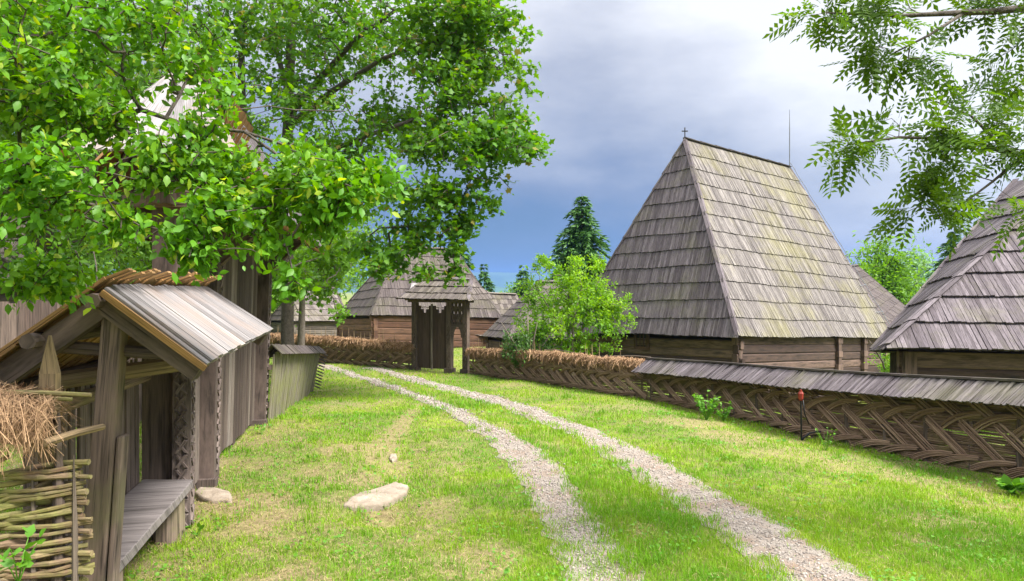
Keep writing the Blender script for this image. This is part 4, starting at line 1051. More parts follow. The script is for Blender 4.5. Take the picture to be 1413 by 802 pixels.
# ---- near wattle fence bottom left
paN = Path([(P(112, 0, 3.78).x, 3.78, -.05, EYE-.60), (P(-30, 0, 3.62).x, 3.62, -.05, EYE-.58), (P(-260, 0, 3.4).x, 3.4, -.05, EYE-.58)])
fn = thing('wattle_fence', (-2.5, 3.6, 0), 'chunky greenish-brown rod fence with hay on it, in the bottom left corner', 'fence')
m = MB(); i = 0; h = .05
while h < .80:
    for k in range(3):
        r = rnd(.009, .0175); u0 = rnd(-.07, .02); u1 = rnd(1.0, 1.9); ph = math.pi*((i+k) % 2); n = 9; hh_ = h+k*.016+rnd(-.008, .008); slope = rnd(-.085, .01)
        m.tube([paN.pt(max(0, lerp(u0, u1, j/n)), hh_+slope*(j/n)*1.3+rnd(-.004, .004), .045*math.sin(lerp(u0, u1, j/n)/.32*math.pi+ph)+.01)+Vector((-(min(0, lerp(u0, u1, j/n))), 0, 0)) for j in range(n+1)], [r*(1-.25*j/n)*rnd(.93, 1.07) for j in range(n+1)], 7, rough=.05)
    h += rnd(.024, .036); i += 1
m.build('rods', M['rod_near'], fn)
m = MB()
for i in range(26):      # crossing rods behind
    u = rnd(.0, 1.3); r = rnd(.009, .015); h = rnd(.05, .7); m.tube([paN.pt(u+.6*j/4, h+rnd(.12, .16)*(j/4 if i % 2 else 1-j/4), -.03+.05*math.sin(j)) for j in range(5)], [r]*5, 6)
m.build('cross_rods', M['rod_near'], fn)
stakes(fn, paN, [.10, .55, 1.0, 1.5], .034, lambda: -.02, mat='beam_old')
stakes(fn, paN, [.03, .20], .018, lambda: -.25, mat='stake', o=.03)
m = MB(); q = paN.pt(.16, 0, -.03); t_ = P(69, 463, 3.83)
m.board((q.x, q.y, 0), (t_.x, t_.y, t_.z-.20), Vector((.085, 0, 0)), Vector((0, .05, 0))); m.board((t_.x, t_.y, t_.z-.20), t_, Vector((.085, 0, 0)), Vector((0, .05, 0)), w1=Vector((.012, 0, 0)), t1=Vector((0, .01, 0)))
m.build('pointed_stake', M['stake_tan'], fn)
m = MB(); m.tube([P(126, 545, 3.7), P(60, 542, 3.66), P(-40, 541, 3.62)], [.011, .013, .014], 7, rough=.05); m.tube([P(100, 551, 3.75), P(20, 548, 3.66), P(-40, 548, 3.62)], [.010, .012, .012], 7, rough=.05); m.build('top_rod', M['rod_near'], fn)
m = MB(); m.tube([P(142, 589, 3.9), P(104, 598, 3.72), P(60, 612, 3.55)], [.017, .02, .02], 8, rough=.06); m.build('stub_rod', M['stake_tan'], fn)
hay_cap('hay_cap', fn, paN, .12, 1.7, .15, 12000, (.06, .22), .0024, hang=.8, dz=-.04)

# ------------------------------------------------------------------ leaning picket fence
pk = thing('picket_fence', gp(372, 586), 'mossy picket fence leaning outward under a dark shingle cap, beyond the tall gate', 'fence')
b0, b1 = gp(370, 584), gp(430, 541); npk = 44
tops = (P(378, 488, b0.y), P(441, 487, b1.y))
dd = (b1-b0).normalized(); outw = Vector((dd.y, -dd.x, 0)); outw = outw if outw.x > 0 else -outw
for i in range(npk):
    f = (i+.5)/npk; base = b0.lerp(b1, f); base.z = gz(base.x, base.y)-.02; tp = tops[0].lerp(tops[1], f)+dd*rnd(-.03, .03)+Vector((0, 0, rnd(-.02, .03)))
    w = (b1-b0).length/npk*rnd(.60, .82); m = MB(); m.board(base+outw*rnd(-.02, .02), tp, dd*w, outw*.028); m.build('picket', M['picket'], pk)
for h in (.25, .8):
    m = MB(); m.beam(b0.lerp(tops[0], h)-outw*.05, b1.lerp(tops[1], h)-outw*.05, .06, .08); m.build('rail', M['beam_old'], pk)
m = MB(); u = 0; Lp = (tops[1]-tops[0]).length
while u < Lp+.15:
    ww = rnd(.06, .11); c = tops[0]+(tops[1]-tops[0])*(u/Lp)
    for sg in (-1, 1):
        tp = c+Vector((0, 0, .15+rnd(-.01, .01)))-outw*.03; bt = c+outw*(.14 if sg > 0 else -.20)+Vector((0, 0, -.01 if sg > 0 else -.06)); nn = dd.cross(bt-tp).normalized(); m.board(bt, tp, dd*ww*.97+nn*rnd(-.01, .01), nn*.014)
    u += ww
m.build('shingle_cap', M['shingle_dark'], pk)
# shingled edges seen end-on at the far end
m = MB(); e = tops[1]
for k in range(12):
    c = e.lerp(b1, k/13)+dd*.12; m.board(c-outw*.0+Vector((0, 0, 0)), c+outw*.16+Vector((0, 0, -.07)), dd*.16, Vector((0, 0, .015)))
m.build('end_shingles', M['shingle_dark'], pk)

# ------------------------------------------------------------------ electric outlet post with its cable
ob = gp(1105, 606); ob.y -= .25
er = thing('outlet_post', (ob.x, ob.y, gz(ob.x, ob.y)), 'red electrical cap on a black conduit with dangling cable, before the shingle-capped fence', 'outlet')
def Q(px, py): return P(px, py, ob.y)
m = MB(); m.tube([Q(1106, 612), Q(1105.5, 580), Q(1105, 552)], [.014, .014, .014], 7); m.build('conduit', M['cable'], er)
m = MB(); m.tube([Q(1105, 553), Q(1105, 550), Q(1105, 543), Q(1105, 540.5)], [.024, .042, .046, .028], 8); m.tube([Q(1105, 541), Q(1105, 538)], [.02, .02], 6); m.build('red_cap', M['red_cap'], er)
m = MB(); m.tube([Q(1108, 552), Q(1110, 570), Q(1116, 585)], [.01, .01, .008], 6)
m.tube([Q(1106, 609), Q(1109, 604), Q(1117, 598), Q(1126, 596), Q(1133, 596)], [.016, .017, .017, .016, .014], 7); m.build('cable', M['cable'], er, smooth=True)

# ------------------------------------------------------------------ stones
def stone(name, outline, h, label, z_off=0, mat='stone'):
    c = center(*[gp(*p) for p in outline]); pts = [gp(*p) for p in outline]; zt = max(p.z for p in pts)+h
    m = MB(); V = [Vector((p.x, p.y, zt+rnd(-.008, .008))) for p in pts]; k = len(V); fine = []
    for i in range(k):
        for j in range(4): q = V[i].lerp(V[(i+1) % k], j/4); fine.append(q+Vector((rnd(-.012, .012), rnd(-.012, .012), 0)))
    k = len(fine); cz = center(*fine); rings = [(.97, -h-.12), (1.01, -.04), (1.0, -.018), (.96, -.002), (.85, .004), (.6, .008), (.3, .012)]
    for s_, dz in rings: 
        for q in fine: m.v.append((cz.x+(q.x-cz.x)*s_, cz.y+(q.y-cz.y)*s_, q.z+dz+rnd(-.005, .005)))
    m.v.append((cz.x, cz.y, zt+.01))
    for r in range(len(rings)-1):
        for i in range(k): j = (i+1) % k; m.f.append((r*k+i, r*k+j, (r+1)*k+j, (r+1)*k+i)); m.uv += [(0, 0)]*4; m.m.append(0)
    r = len(rings)-1
    for i in range(k): m.f.append((r*k+i, r*k+(i+1) % k, len(m.v)-1)); m.uv += [(0, 0)]*3; m.m.append(0)
    return tag(m.build(name, M[mat], None, smooth=True), label, 'stone')
stone('flat_stone', [(474,699), (484,704), (502,707), (522,706), (541,699), (560,688), (563,679), (548,677), (522,680), (497,680), (482,688)], .006, 'broad flat pale stone lying in the grass in front of the bench')
stone('flat_stone', [(268,689), (290,695), (322,694), (318,684), (295,680), (274,681)], .02, 'thin pale stone slab sunk in the ground beside the tall gate post')
stone('flat_stone', [(536,634), (541,640), (549,636), (547,629), (540,628)], .02, 'small pale stone in the dry ditch left of the tracks')
# ------------------------------------------------------------------ trees
def unit(v): return v/np.maximum(np.linalg.norm(v, axis=-1, keepdims=True), 1e-9)
def rand_ell(c, r, n, hollow=.0):
    v = unit(RNG.normal(size=(n, 3))); q = RNG.random(n)**(1/3)*(1-hollow)+hollow
    return np.array(c)+v*q[:, None]*np.array(r)
def blob_pts(blobs, n_sub=8, flatten=.45):
    """blobs (px, py, z, rx px, ry px, rz m, n): centres of leaf sprays in rounded masses with gaps between the masses"""
    out = []
    for px, py, z, rx, ry, rz, n in blobs:
        c = P(px, py, z); r = (rx/FP*z, rz, ry/FP*z); k = max(3, n//n_sub); sub = rand_ell(c, np.array(r)*.92, k)
        s_ = min(r)*.34*(1+.0*k); idx = RNG.integers(0, k, n); out.append(sub[idx]+RNG.normal(size=(n, 3))*np.array([s_, s_, s_*flatten]))
    return np.concatenate(out)
def grow(skel, targets, step, jit=.1, arc=.06, inward=.25):
    """skel: list of limbs, each a list of (Vector, radius) ; returns node positions, parents, minimum radii, tip ids"""
    N = []; PA = []; MR = []
    for li, limb in enumerate(skel):
        prev = -1
        if N and li > 0:
            d = [(Vector(n_)-limb[0][0]).length for n_ in N]; prev = int(np.argmin(d))
        pts = []
        for j in range(len(limb)-1):
            a, ra = limb[j]; b, rb = limb[j+1]; k = max(1, int((b-a).length/step))
            for q in range(k): pts.append((a.lerp(b, q/k), lerp(ra, rb, q/k)))
        pts.append(limb[-1])
        for j, (p, r) in enumerate(pts):
            w = 0 if j == 0 else r*.25; N.append((p.x+rnd(-w, w), p.y+rnd(-w, w), p.z+rnd(-w, w))); PA.append(prev); MR.append(r); prev = len(N)-1
    base = np.array(N); nsk = len(N)
    cap = nsk+len(targets)*14; A = np.zeros((cap, 3)); A[:nsk] = base; cnt = nsk; dep = np.zeros(cap); dep[:nsk] = 0
    d0 = np.array([np.min(np.sum((base-t_)**2, 1)) for t_ in targets]); order = np.argsort(d0); tips = np.zeros(len(targets), int)
    for oi in order:
        t_ = targets[oi]; d = np.sqrt(np.sum((A[:cnt]-t_)**2, 1)); i = int(np.argmin(d+inward*dep[:cnt])); L_ = d[i]; k = int(min(12, max(1, math.ceil(L_/step)))); p0 = A[i].copy(); prev = i
        for q in range(1, k+1):
            f = q/k; p = p0*(1-f)+t_*f; p[2] += arc*L_*4*f*(1-f); p += RNG.normal(size=3)*jit*step*(q < k)
            A[cnt] = p; PA.append(prev); MR.append(0); dep[cnt] = dep[prev]+L_/k; prev = cnt; cnt += 1
        tips[oi] = prev
    return A[:cnt], np.array(PA), np.array(MR), tips
def radii(PA, MR, rt, ex=2.4):
    n = len(PA); acc = np.zeros(n); r = np.zeros(n)
    for i in range(n-1, -1, -1):
        v = max(acc[i]**(1/ex) if acc[i] > 0 else rt, rt); v = MR[i] if MR[i] > 0 else v; r[i] = v
        if PA[i] >= 0: acc[PA[i]] += v**ex
    for i in range(n):                      # a twig is never thicker than what carries it
        if PA[i] >= 0: r[i] = min(r[i], r[PA[i]])
    return r
def branch_mesh(name, A, PA, r, mat, parent, sel, ns=4):
    idx = np.nonzero((PA >= 0) & sel)[0]; a = A[PA[idx]]; b = A[idx]; d = unit(b-a); up = np.where(np.abs(d[:, 2:3]) > .8, np.array([[1., 0, 0]]), np.array([[0, 0, 1.]]))
    x = unit(np.cross(d, up)); y = np.cross(d, x); n = len(idx); V = np.zeros((n, 2, ns, 3)); ra, rb = r[PA[idx]], r[idx]; ra = np.minimum(ra, rb*1.5)
    b = b+d*rb[:, None]*.3
    for j in range(ns):
        t_ = 2*math.pi*j/ns; o = x*math.cos(t_)+y*math.sin(t_); V[:, 0, j] = a+o*ra[:, None]; V[:, 1, j] = b+o*rb[:, None]
    k = np.arange(n)[:, None]*2*ns; F = np.concatenate([k+np.array([j, (j+1) % ns, ns+(j+1) % ns, ns+j]) for j in range(ns)])
    return np_mesh(name, V.reshape(-1, 3), F, mat, parent, smooth=True)
def leaf_place(T, TF, pos, d, size, name, mat, parent, njit=.6, upv=(0, 0, 1)):
    n = len(pos); d = unit(d); n0 = unit(np.array(upv)+RNG.normal(size=(n, 3))*njit); s_ = unit(np.cross(d, n0)); m_ = np.cross(s_, d)
    V = pos[:, None]+size[:, None, None]*(T[None, :, 0:1]*s_[:, None]+T[None, :, 1:2]*d[:, None]+T[None, :, 2:3]*m_[:, None])
    F = (np.arange(n)[:, None, None]*len(T)+TF[None]).reshape(-1, 3)
    return np_mesh(name, V.reshape(-1, 3), F, mat, parent, smooth=False)
# leaf outlines, unit length, x across, y along, z normal
T_OV = np.array([(0, 0, 0), (.20, .22, .05), (.27, .55, .04), (0, 1, -.10), (-.27, .55, .04), (-.20, .22, .05), (0, .3, 0), (0, .65, -.02)])
F_OV = np.array([(0, 1, 6), (1, 2, 7), (1, 7, 6), (2, 3, 7), (0, 6, 5), (5, 6, 7), (5, 7, 4), (4, 7, 3)])
T_SM = np.array([(0, 0, 0), (.24, .45, .05), (0, 1, -.05), (-.24, .45, .05)]); F_SM = np.array([(0, 1, 2), (0, 2, 3)])
ma = [(0, 0), (.30, .02), (.22, .25), (.52, .42), (.26, .55), (0, 1.0), (-.26, .55), (-.52, .42), (-.22, .25), (-.30, .02)]
T_MP = np.array([(x, y, -.10*abs(x)-.08*max(0, y-.6)) for x, y in ma]+[(0, .35, .02)]); F_MP = np.array([(i, (i+1) % 10, 10) for i in range(10)])
def pinnate(npair=5):
    T = []; F = []
    def leaflet(bx, by, ang, ln):
        k = len(T); ca, sa = math.sin(ang), math.cos(ang)
        for (u, v, z) in ((0, 0, 0), (.21, .45, .02), (0, 1, -.10), (-.21, .45, .02)):
            T.append((bx+ln*(v*ca+u*sa), by+ln*(v*sa-u*ca), -.25*by*by*.6+z*ln))
        F.append((k, k+1, k+2)); F.append((k, k+2, k+3))
    for i in range(npair):
        y = .22+.66*i/(npair-1); ln = .30-.05*abs(i-2)/2
        for sg in (-1, 1): leaflet(0, y, sg*1.05, ln)
    leaflet(0, .95, 0, .28); k = len(T); T += [(-.008, 0, 0), (.008, 0, 0), (.006, .95, -.14), (-.006, .95, -.14)]; F += [(k, k+1, k+2), (k, k+2, k+3)]
    return np.array(T), np.array(F)
def tree(name, label, cat, skel, targets, step, leafT, leafF, per, size, spread, bark, leafm, rt=.006, group=None, droop=.25, njit=.6, jit=.12, arc=.05, trunk_r=.06, along=.8, ns=4, mats2=None):
    base = skel[0][0][0]; root = thing(name, base, label, cat, group)
    A, PA, MR, tips = grow(skel, targets, step, jit, arc); r = radii(PA, MR, rt)
    # trunk and main limbs as smooth tubes
    nsk = sum(1 for x in MR if x > 0)
    m = MB()
    for i, limb in enumerate(skel):
        pts = [limb[0][0]]; rs = [limb[0][1]]
        for j in range(len(limb)-1):
            k = max(1, int((limb[j+1][0]-limb[j][0]).length/(step*1.5)))
            for q in range(1, k+1):
                w = limb[j][1]*.18; pts.append(limb[j][0].lerp(limb[j+1][0], q/k)+Vector((rnd(-w, w), rnd(-w, w), rnd(-w, w))*1)); rs.append(lerp(limb[j][1], limb[j+1][1], q/k))
        if len(pts) > 2:
            m.tube(pts, rs, 10 if rs[0] > .1 else 7, rough=.06)
            if i == 0: tr_ = m.build('trunk', bark, root, smooth=True); m = MB()
    if m.v: m.build('limbs', bark, root, smooth=True)
    sk = np.zeros(len(PA), bool); sk[:nsk] = True
    branch_mesh('branches', A, PA, r, bark, root, ~sk, ns)
    ti = np.repeat(tips, per); n = len(ti); a = A[PA[ti]]; b = A[ti]; ax = unit(b-a); f = RNG.random(n)
    pos = b-ax*(f*along*spread*1.6)[:, None]+RNG.normal(size=(n, 3))*spread*.55
    side = unit(np.cross(ax, RNG.normal(size=(n, 3)))); d = ax*.7+side*1.0+RNG.normal(size=(n, 3))*.35; d[:, 2] -= droop
    sz = size*(.45+.75*RNG.random(n)); leaf_place(leafT, leafF, pos, d, sz, 'crown', leafm, root, njit)
    return root
def limb(*pts): return [(P(px, py, z), r) for px, py, z, r in pts]
def trunk_base(px, z, r): q = P(px, 401, z); return (Vector((q.x, q.y, gz(q.x, q.y)-.1)), r)

# foreground fruit tree reaching in from the left
sk = [[(Vector((-4.9, 4.0, -.1)), .17), (Vector((-4.7, 4.0, 1.2)), .15), (Vector((-4.3, 4.0, 2.3)), .12), (P(-200, 320, 4.0), .075), (P(15, 231, 3.9), .030), (P(92, 196, 3.9), .025), (P(150, 167, 3.9), .020), (P(195, 152, 3.9), .014), (P(262, 174, 3.9), .011), (P(337, 182, 3.9), .009), (P(430, 212, 3.9), .006)],
      limb((150, 167, 3.9, .014), (172, 180, 3.8, .011), (215, 205, 3.7, .009), (245, 250, 3.6, .006)),
      limb((-200, 320, 4.0, .06), (-120, 120, 4.1, .045), (10, 60, 4.2, .026), (75, 45, 4.3, .020), (128, 36, 4.3, .014), (220, 5, 4.3, .008)),
      limb((75, 45, 4.3, .016), (62, -10, 4.3, .014), (66, -120, 4.3, .010)),
      limb((15, 231, 3.9, .016), (90, 250, 3.8, .012), (170, 285, 3.6, .008), (200, 330, 3.5, .005)),
      limb((-200, 320, 4.0, .04), (-60, 330, 3.8, .014), (30, 370, 3.7, .007)),
      limb((337, 182, 3.9, .008), (420, 240, 3.8, .007), (500, 265, 3.75, .005))]
bl = [(60, 60, 3.9, 130, 100, .55, 230), (220, 40, 4.0, 110, 70, .5, 115), (60, 130, 3.7, 110, 60, .5, 100), (290, 20, 4.2, 70, 60, .4, 40), (110, 240, 3.5, 130, 60, .45, 120), (40, 300, 3.5, 90, 55, .4, 70), (240, 210, 3.6, 90, 50, .35, 80), (140, 150, 3.7, 60, 40, .3, 50), (300, 140, 3.8, 50, 40, .3, 16), (240, 110, 3.9, 50, 40, .3, 8), (270, 300, 3.4, 60, 45, .3, 75), (255, 345, 3.35, 28, 35, .18, 24),
      (380, 235, 3.75, 90, 45, .3, 85), (460, 250, 3.75, 85, 38, .3, 75), (350, 300, 3.6, 55, 35, .25, 45), (430, 300, 3.7, 60, 30, .25, 30), (385, 345, 3.6, 28, 22, .15, 14), (515, 245, 3.8, 45, 32, .25, 42), (470, 290, 3.75, 40, 25, .2, 22), (410, 390, 3.6, 16, 12, .1, 5), (30, 380, 3.6, 55, 34, .3, 75), (90, 400, 3.7, 30, 16, .2, 12), (140, 320, 3.4, 70, 25, .3, 22), (-100, 120, 3.7, 120, 180, .7, 160), (150, -60, 4.1, 220, 50, .6, 100)]
tree('plum_tree', 'nearest fruit tree, its glossy bright leaves hanging over the bench shelter from the left', 'tree', sk, blob_pts(bl, 7, .85), .11, T_OV, F_OV, 14, .056, .065, M['bark'], M['leaf_plum'], rt=.003, droop=.55, njit=.95, jit=.18, arc=.06)

# maple behind the tall gate
zt_ = 21
sk = [[trunk_base(398, zt_, .19), (P(397, 330, zt_), .17), (P(396, 220, zt_), .16), (P(398, 120, zt_), .14), (P(405, 20, zt_), .13), (P(410, -120, zt_), .06)],
      limb((397, 300, zt_, .15), (362, 240, zt_-.5, .13), (335, 150, zt_-1, .11), (333, 60, zt_-1, .08), (325, -60, zt_, .05)),
      limb((397, 160, zt_, .12), (440, 110, 19.5, .09), (490, 55, 18.5, .06), (545, 15, 17.5, .04)),
      limb((397, 175, zt_, .11), (460, 125, 19, .08), (530, 80, 17.5, .055), (600, 55, 16.5, .03)),
      limb((396, 240, zt_, .11), (440, 215, 19, .08), (500, 190, 17.5, .055), (570, 165, 16.5, .04), (640, 190, 16, .02)),
      limb((396, 270, zt_, .08), (470, 250, 18, .05), (560, 265, 16, .03), (640, 270, 15.5, .015)),
      limb((398, 130, zt_, .09), (380, 60, zt_, .07), (370, -60, zt_+1, .04))]
bl = [(470, 30, 19, 150, 80, 2.5, 300), (600, 45, 16.8, 110, 70, 2, 230), (660, 20, 16.5, 65, 55, 1.5, 90), (655, 125, 16.3, 85, 55, 1.6, 150), (700, 195, 16, 55, 40, 1.3, 110), (620, 215, 16, 90, 60, 1.6, 130), (575, 290, 15.5, 85, 40, 1.3, 95), (640, 290, 15.5, 50, 32, 1, 50), (540, 170, 17, 80, 60, 2, 80),
      (440, 150, 19, 90, 80, 2.5, 120), (480, 240, 18, 80, 60, 2, 110), (330, 50, 20, 90, 90, 3, 150), (400, -60, 20, 200, 80, 4, 200), (590, 338, 15.2, 70, 14, .7, 26), (300, 170, 20, 80, 60, 2.5, 60), (560, -60, 17.5, 160, 60, 2.5, 120), (600, 378, 15.2, 40, 18, .4, 16), (545, 362, 15.2, 55, 22, .6, 34), (510, 350, 16, 30, 22, .5, 18)]
tree('maple_tree', 'tall spreading maple whose wide crown reaches over the sky behind the high gate roof', 'tree', sk, blob_pts(bl, 9, .4), .45, T_MP, F_MP, 15, .155, .22, M['bark'], M['leaf_maple'], rt=.008, droop=.25, njit=.55, arc=.03, jit=.15)
# young bright maple by the left fence
sk = [[trunk_base(415, 24, .13), (P(416, 420, 24), .10), (P(420, 360, 24), .07), (P(425, 300, 24), .03)], limb((418, 390, 24, .05), (455, 360, 23, .03), (490, 345, 22, .015))]
bl = [(420, 350, 23, 55, 40, 1.5, 130), (465, 340, 22, 50, 32, 1.2, 110), (400, 395, 19.5, 34, 32, 1, 80), (455, 395, 22, 40, 28, 1, 50), (500, 355, 21, 30, 22, .8, 30), (395, 310, 24, 60, 35, 1.5, 80), (465, 432, 21.5, 14, 10, .4, 8)]
tree('maple_tree', 'low bright green young maple in front of the dark barn', 'tree', sk, blob_pts(bl, 8, .5), .4, T_MP, F_MP, 12, .15, .2, M['bark_pale'], M['leaf_low'], rt=.008)

# trees filling the left background
def round_tree(px, z, top, rx, label, leafm, n=420, per=14, size=.16, spread=.28, bot=None, name='leafy_tree', group=None, bark='bark', cat='tree', gaps=6, flat_=.7):
    tr0 = trunk_base(px, z, rx/FP*z*.07+.04); cy = top+rx*1.0; bot = bot if bot else 440; ry = (bot-top)/2
    sk = [[tr0, (P(px, bot, z), tr0[1]*.85), (P(px+rnd(-4, 4), (top+bot)/2, z), tr0[1]*.5), (P(px, top+ry*.25, z), tr0[1]*.15)]]
    for k in range(4): th = k*1.6+rnd(0, 1); sk.append([(P(px, lerp(bot, (top+bot)/2, rnd(0, 1)), z), tr0[1]*.35), (P(px+rx*.6*math.cos(th), lerp(top, bot, .4), z+rx/FP*z*.6*math.sin(th)), tr0[1]*.1)])
    rz = rx/FP*z; b_ = [(px, (top+bot)/2, z, rx, ry, rz, int(n*.5))]
    for k in range(5): th = k*1.256+rnd(0, .6); b_.append((px+rx*.45*math.cos(th), lerp(top, bot, rnd(.25, .7)), z+rz*.45*math.sin(th), rx*.55, ry*.5, rz*.5, int(n*.1)))
    b_.append((px, top+ry*.35, z, rx*.5, ry*.38, rz*.5, int(n*.12)))
    return tree(name, label, cat, sk, blob_pts(b_, gaps, flat_), max(.25, rz*.16), T_SM, F_SM, per, size, spread, M[bark], M[leafm], rt=.01, group=group, njit=.8)
round_tree(60, 13.5, -140, 210, 'dense leafy tree filling the upper left background behind the plum tree', 'leaf_mid', n=900, per=24, size=.16, spread=.25, bot=400)
round_tree(250, 24, 60, 140, 'fresh yellow-green leafy tree seen under the tall gate roof on the left', 'leaf_low', n=800, per=20, size=.22, spread=.4, bot=450)
round_tree(100, 20, 180, 120, 'fresh green undergrowth tree behind the grey board fence', 'leaf_low', n=700, per=20, size=.18, spread=.35, bot=470)
round_tree(450, 60, 250, 120, 'far broad tree standing behind the barn', 'leaf_mid', n=350, per=14, size=.5, spread=.9, bot=440)

round_tree(-60, 34, 230, 150, 'farthest tree at the left edge, behind the steep pale-boarded hut', 'leaf_low', n=420, per=18, size=.34, spread=.6, bot=470)
round_tree(230, 42, 250, 120, 'bushy green tree far behind the bench shelter ridge', 'leaf_mid', n=420, per=18, size=.42, spread=.7, bot=460)
round_tree(360, 46, 290, 90, 'green tree in the gap between the tall gate and the maple trunk', 'leaf_low', n=380, per=18, size=.42, spread=.7, bot=460)

# ash tree overhanging at the right
T_PN, F_PN = pinnate()
sk = [[(Vector((6.7, 5.6, -.5)), .26), (Vector((6.6, 5.6, 2.0)), .22), (Vector((6.5, 5.6, 4.2)), .18), (Vector((6.4, 5.5, 6.4)), .1)],
      [(Vector((6.5, 5.6, 3.6)), .10), (P(1700, 60, 5.6), .07), (P(1550, 30, 5.6), .05), (P(1413, 12, 5.6), .030), (P(1330, 18, 5.5), .022), (P(1240, 22, 5.5), .014), (P(1140, 18, 5.4), .006)],
      [(Vector((6.5, 5.6, 3.0)), .10), (P(1700, 250, 5.5), .06), (P(1500, 235, 5.4), .034), (P(1390, 210, 5.4), .020), (P(1320, 192, 5.4), .014), (P(1240, 190, 5.3), .010), (P(1170, 200, 5.3), .005)],
      limb((1390, 210, 5.4, .014), (1340, 160, 5.5, .009), (1290, 140, 5.5, .005)), limb((1413, 215, 5.4, .014), (1370, 250, 5.3, .009), (1330, 280, 5.3, .006), (1300, 310, 5.3, .004)),
      limb((1330, 18, 5.5, .014), (1280, 50, 5.4, .009), (1230, 75, 5.4, .005))]
bl = [(1250, 8, 5.5, 150, 16, .4, 34), (1380, 10, 5.6, 60, 30, .4, 18), (1210, 60, 5.4, 50, 20, .25, 14), (1270, 80, 5.4, 45, 22, .25, 16), (1130, 16, 5.4, 30, 14, .15, 7), (1190, 200, 5.3, 48, 16, .2, 17), (1260, 180, 5.4, 55, 24, .3, 22), (1350, 165, 5.5, 60, 32, .35, 26), (1400, 110, 5.6, 30, 40, .3, 14),
      (1310, 235, 5.3, 60, 22, .3, 18), (1370, 225, 5.4, 50, 28, .3, 14), (1275, 290, 5.3, 42, 20, .2, 12), (1330, 275, 5.3, 40, 18, .2, 9), (1400, 300, 5.2, 16, 10, .1, 4), (1560, 120, 5.6, 110, 170, .6, 110), (1400, -60, 5.8, 200, 40, .6, 50)]
tree('ash_tree', 'ash branch with feathery leaves hanging in from the upper right corner', 'tree', sk, blob_pts(bl, 3, .6), .14, T_PN, F_PN, 3, .27, .06, M['bark'], M['leaf_ash'], rt=.0018, droop=.25, njit=.5, jit=.15)

# bush and shrubs behind the fence
def bush(name, label, px, z, pys, blobs, leafm, per=16, size=.075, spread=.10, step=.25, rt=.004, bark='bark_pale', stems=5):
    q = trunk_base(px, z, .05); sk = [[q, (P(px, pys, z), .035), (P(px, pys-40, z), .02)]]
    for k in range(stems): th = k*6.28/stems; sk.append([q, (P(px+22*math.cos(th), pys, z+.6*math.sin(th)), .022), (P(px+45*math.cos(th), pys-30, z+.9*math.sin(th)), .01)])
    return tree(name, label, 'bush', sk, blob_pts(blobs, 7, .9), step, T_SM, F_SM, per, size, spread, M[bark], M[leafm], rt=rt, njit=.8, droop=-.1)
bush('bush', 'bright yellow-green bush growing behind the hay-topped fence, left of the largest house', 785, 21, 440,
     [(790, 435, 21, 62, 42, 1.2, 330), (820, 400, 21, 38, 35, .8, 130), (765, 400, 21, 35, 35, .8, 110), (758, 372, 21, 12, 26, .3, 26), (822, 365, 21, 12, 28, .3, 26), (792, 372, 21, 12, 26, .3, 20), (845, 425, 21, 30, 16, .5, 45), (732, 410, 21, 20, 22, .4, 36), (740, 450, 21, 35, 30, .8, 90), (835, 455, 21, 30, 22, .6, 60), (735, 375, 21, 6, 16, .2, 7), (862, 440, 21, 14, 6, .2, 9), (780, 480, 21, 70, 18, .9, 120)], 'leaf_bush', size=.11, per=18)
bush('bush', 'darker green bush low beside the bright bush, nearer the small gate', 728, 20.4, 475, [(728, 478, 20.4, 30, 22, .8, 110), (712, 490, 20.3, 20, 12, .5, 30)], 'leaf_dark', per=18, size=.10)
bush('bush', 'bright green bush in the gap between the two right-hand houses', 1236, 21, 500, [(1238, 500, 21, 30, 24, 1, 170), (1250, 520, 21, 40, 20, 1, 70)], 'leaf_bush', size=.10, per=14)

# trees on the right skyline
round_tree(1222, 46, 330, 46, 'rounded bright green tree behind the roofs, right of the largest house', 'leaf_low', n=420, per=16, size=.32, spread=.55, bot=470)
round_tree(1262, 62, 338, 34, 'pale green hazy tree just left of the right-hand spruce', 'leaf_hazed', n=240, per=12, size=.42, spread=.7, bot=470)
round_tree(718, 70, 392, 26, 'low green tree between the two small spruces on the horizon', 'leaf_mid', n=130, per=12, size=.4, spread=.6, bot=440)
round_tree(840, 60, 420, 60, 'broad green tree mass hidden behind the large house and bush', 'leaf_mid', n=150, per=12, size=.5, spread=.8, bot=470)

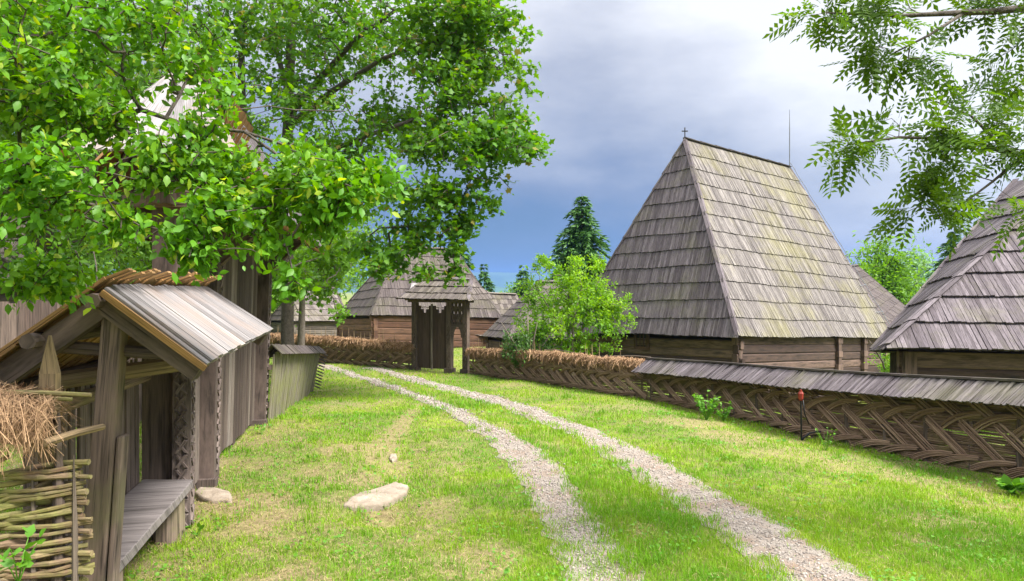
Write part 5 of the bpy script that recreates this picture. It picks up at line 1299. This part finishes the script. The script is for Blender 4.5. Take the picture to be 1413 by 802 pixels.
def spruce(px, z, top, halfw, label, m1='needle', dens=1.0, bot=455):
    q = trunk_base(px, z, .2); tp = P(px, top, z); H = tp.z-q[0].z; Rb = halfw/FP*z
    root = thing('spruce_tree', q[0], label, 'tree', 'spruces on the skyline'); m = MB(); m.tube([q[0], q[0]*.5+tp*.5, tp], [.09+H*.012, .05+H*.006, .01], 7); m.build('trunk', M['bark'], root)
    pos = []; dr = []; sz = []; V = []; Fq = []; n_l = int(H/.16)
    for i in range(n_l):
        f = (i+.5)/n_l; zc = tp.z-H*.93*f; R = Rb*(f**.85)*rnd(.72, 1.12)+.06; zc += rnd(-.15, .15); nb = int((5+5*f)*dens)
        for k in range(nb):
            th = rnd(0, 6.28); R2 = R*rnd(.6, 1.2); k2 = max(4, int(R2/.16*dens)); a0 = Vector((math.cos(th), math.sin(th), 0))
            tip = a0*R2; p0 = Vector((tp.x, tp.y, zc))
            n_ = len(V); 
            for s_ in range(k2):
                g_ = (s_+.6)/k2; c = p0+a0*(R2*g_)+Vector((0, 0, R2*(.20*g_-.62*g_*g_)))
                for _ in range(3):
                    pos.append(c); side = Vector((-a0.y, a0.x, 0))*rnd(-1, 1); dr.append(a0*.7+side+Vector((0, 0, rnd(-.75, .15)))); sz.append(.22+.26*(1-g_*.5)*min(1, R2/1.2)+.04*z/45)
    pos = np.array([tuple(p) for p in pos]); dr = np.array([tuple(p) for p in dr]); sz = np.array(sz)*(.8+.5*RNG.random(len(sz)))
    leaf_place(T_SM*np.array([.62, 1, 1]), F_SM, pos, dr, sz, 'crown', M[m1], root, .7); return root
spruce(803, 43, 268, 86, 'tall dark spruce rising behind the bright bush, tallest of the spruces', dens=1.25)
spruce(668, 55, 366, 36, 'small spruce on the horizon just right of the reddish log house roof', dens=.8)
spruce(722, 52, 367, 28, 'slim small spruce on the horizon left of the tall spruce', dens=.8)
spruce(640, 60, 338, 42, 'dark spruce top rising behind the reddish log house', dens=.8)
spruce(1318, 50, 308, 66, 'spruce behind the right-edge house roof, under the ash branch', 'needle_lt', dens=1)

# ------------------------------------------------------------------ small plants
def weed(px, py, label, n=18, size=.09, h=.18, z=None, name='weed', mat='weed'):
    c = gp(px, py) if z is None else Vector((P(px, py, z).x, z, P(px, py, z).z)); root = thing(name, c, label, 'plant')
    m = MB(); pos = []; dr = []
    for k in range(max(3, n//5)):
        th = rnd(0, 6.28); t_ = c+Vector((math.cos(th)*h*.5, math.sin(th)*h*.5, h*rnd(.6, 1.1))); m.tube([c+Vector((0, 0, -.02)), (c+t_)/2+Vector((0, 0, h*.1)), t_], [.004, .003, .002], 4)
        for j in range(5): f = rnd(.25, 1); pos.append(tuple(c.lerp(t_, f)+Vector((0, 0, h*.1)))); dr.append((math.cos(th)+rnd(-1, 1), math.sin(th)+rnd(-1, 1), rnd(-.1, .9)))
    m.build('stem', M['weed'], root); pos = np.array(pos); dr = np.array(dr)
    leaf_place(T_OV*np.array([1.3, 1, 1]), F_OV, pos, dr, size*(.7+.6*RNG.random(len(pos))), 'leaves', M[mat], root, .5)
weed(975, 580, 'leafy nettle clump at the foot of the shingle-capped fence', n=170, size=.07, h=.42)
weed(998, 582, 'second leafy clump just right of the nettles by the fence', n=90, size=.06, h=.28)
weed(1140, 622, 'thin weeds growing up beside the dangling black cable', n=40, size=.035, h=.3)
weed(1398, 684, 'broad-leaved dock plant at the fence foot at the right edge', n=40, size=.13, h=.15)
weed(240, 583, 'small sprig with round leaves between the bench post and gate', n=10, size=.05, h=.1) if False else None
weed(332, 588, 'small green weed at the foot of the plank gate wall', n=14, size=.07, h=.16)
weed(362, 600, 'low green weed beside the far post of the tall gate', n=14, size=.06, h=.14)
weed(270, 742, 'small sprout by the near end of the bench', n=8, size=.05, h=.1)
weed(25, 800, 'young bright leafy sprout poking up before the near rod fence', n=26, size=.055, h=.16, z=3.15)

# clover and broad little leaves in the sward
n = 26000; x, y = scatter(n, 3.4, 14, 1.7); k = (nz(x, y, 2.6, 12)+.35*nz(x, y, 9, 2) > .35) & (RNG.random(n) > track(x, y)); x, y = x[k], y[k]; n = len(x)
pos = np.stack([x, y, g(x, y)+.02+.03*RNG.random(n)], 1); th = RNG.random(n)*6.28; d = np.stack([np.cos(th), np.sin(th), .1+.4*RNG.random(n)], 1)
o = leaf_place(T_OV*np.array([1.7, 1, 1]), F_OV, pos, d, (.016+.022*RNG.random(n))*np.clip(y/7, 1, 2), 'ground_cover', M['weed'], None, .5); tag(o, kind='stuff')
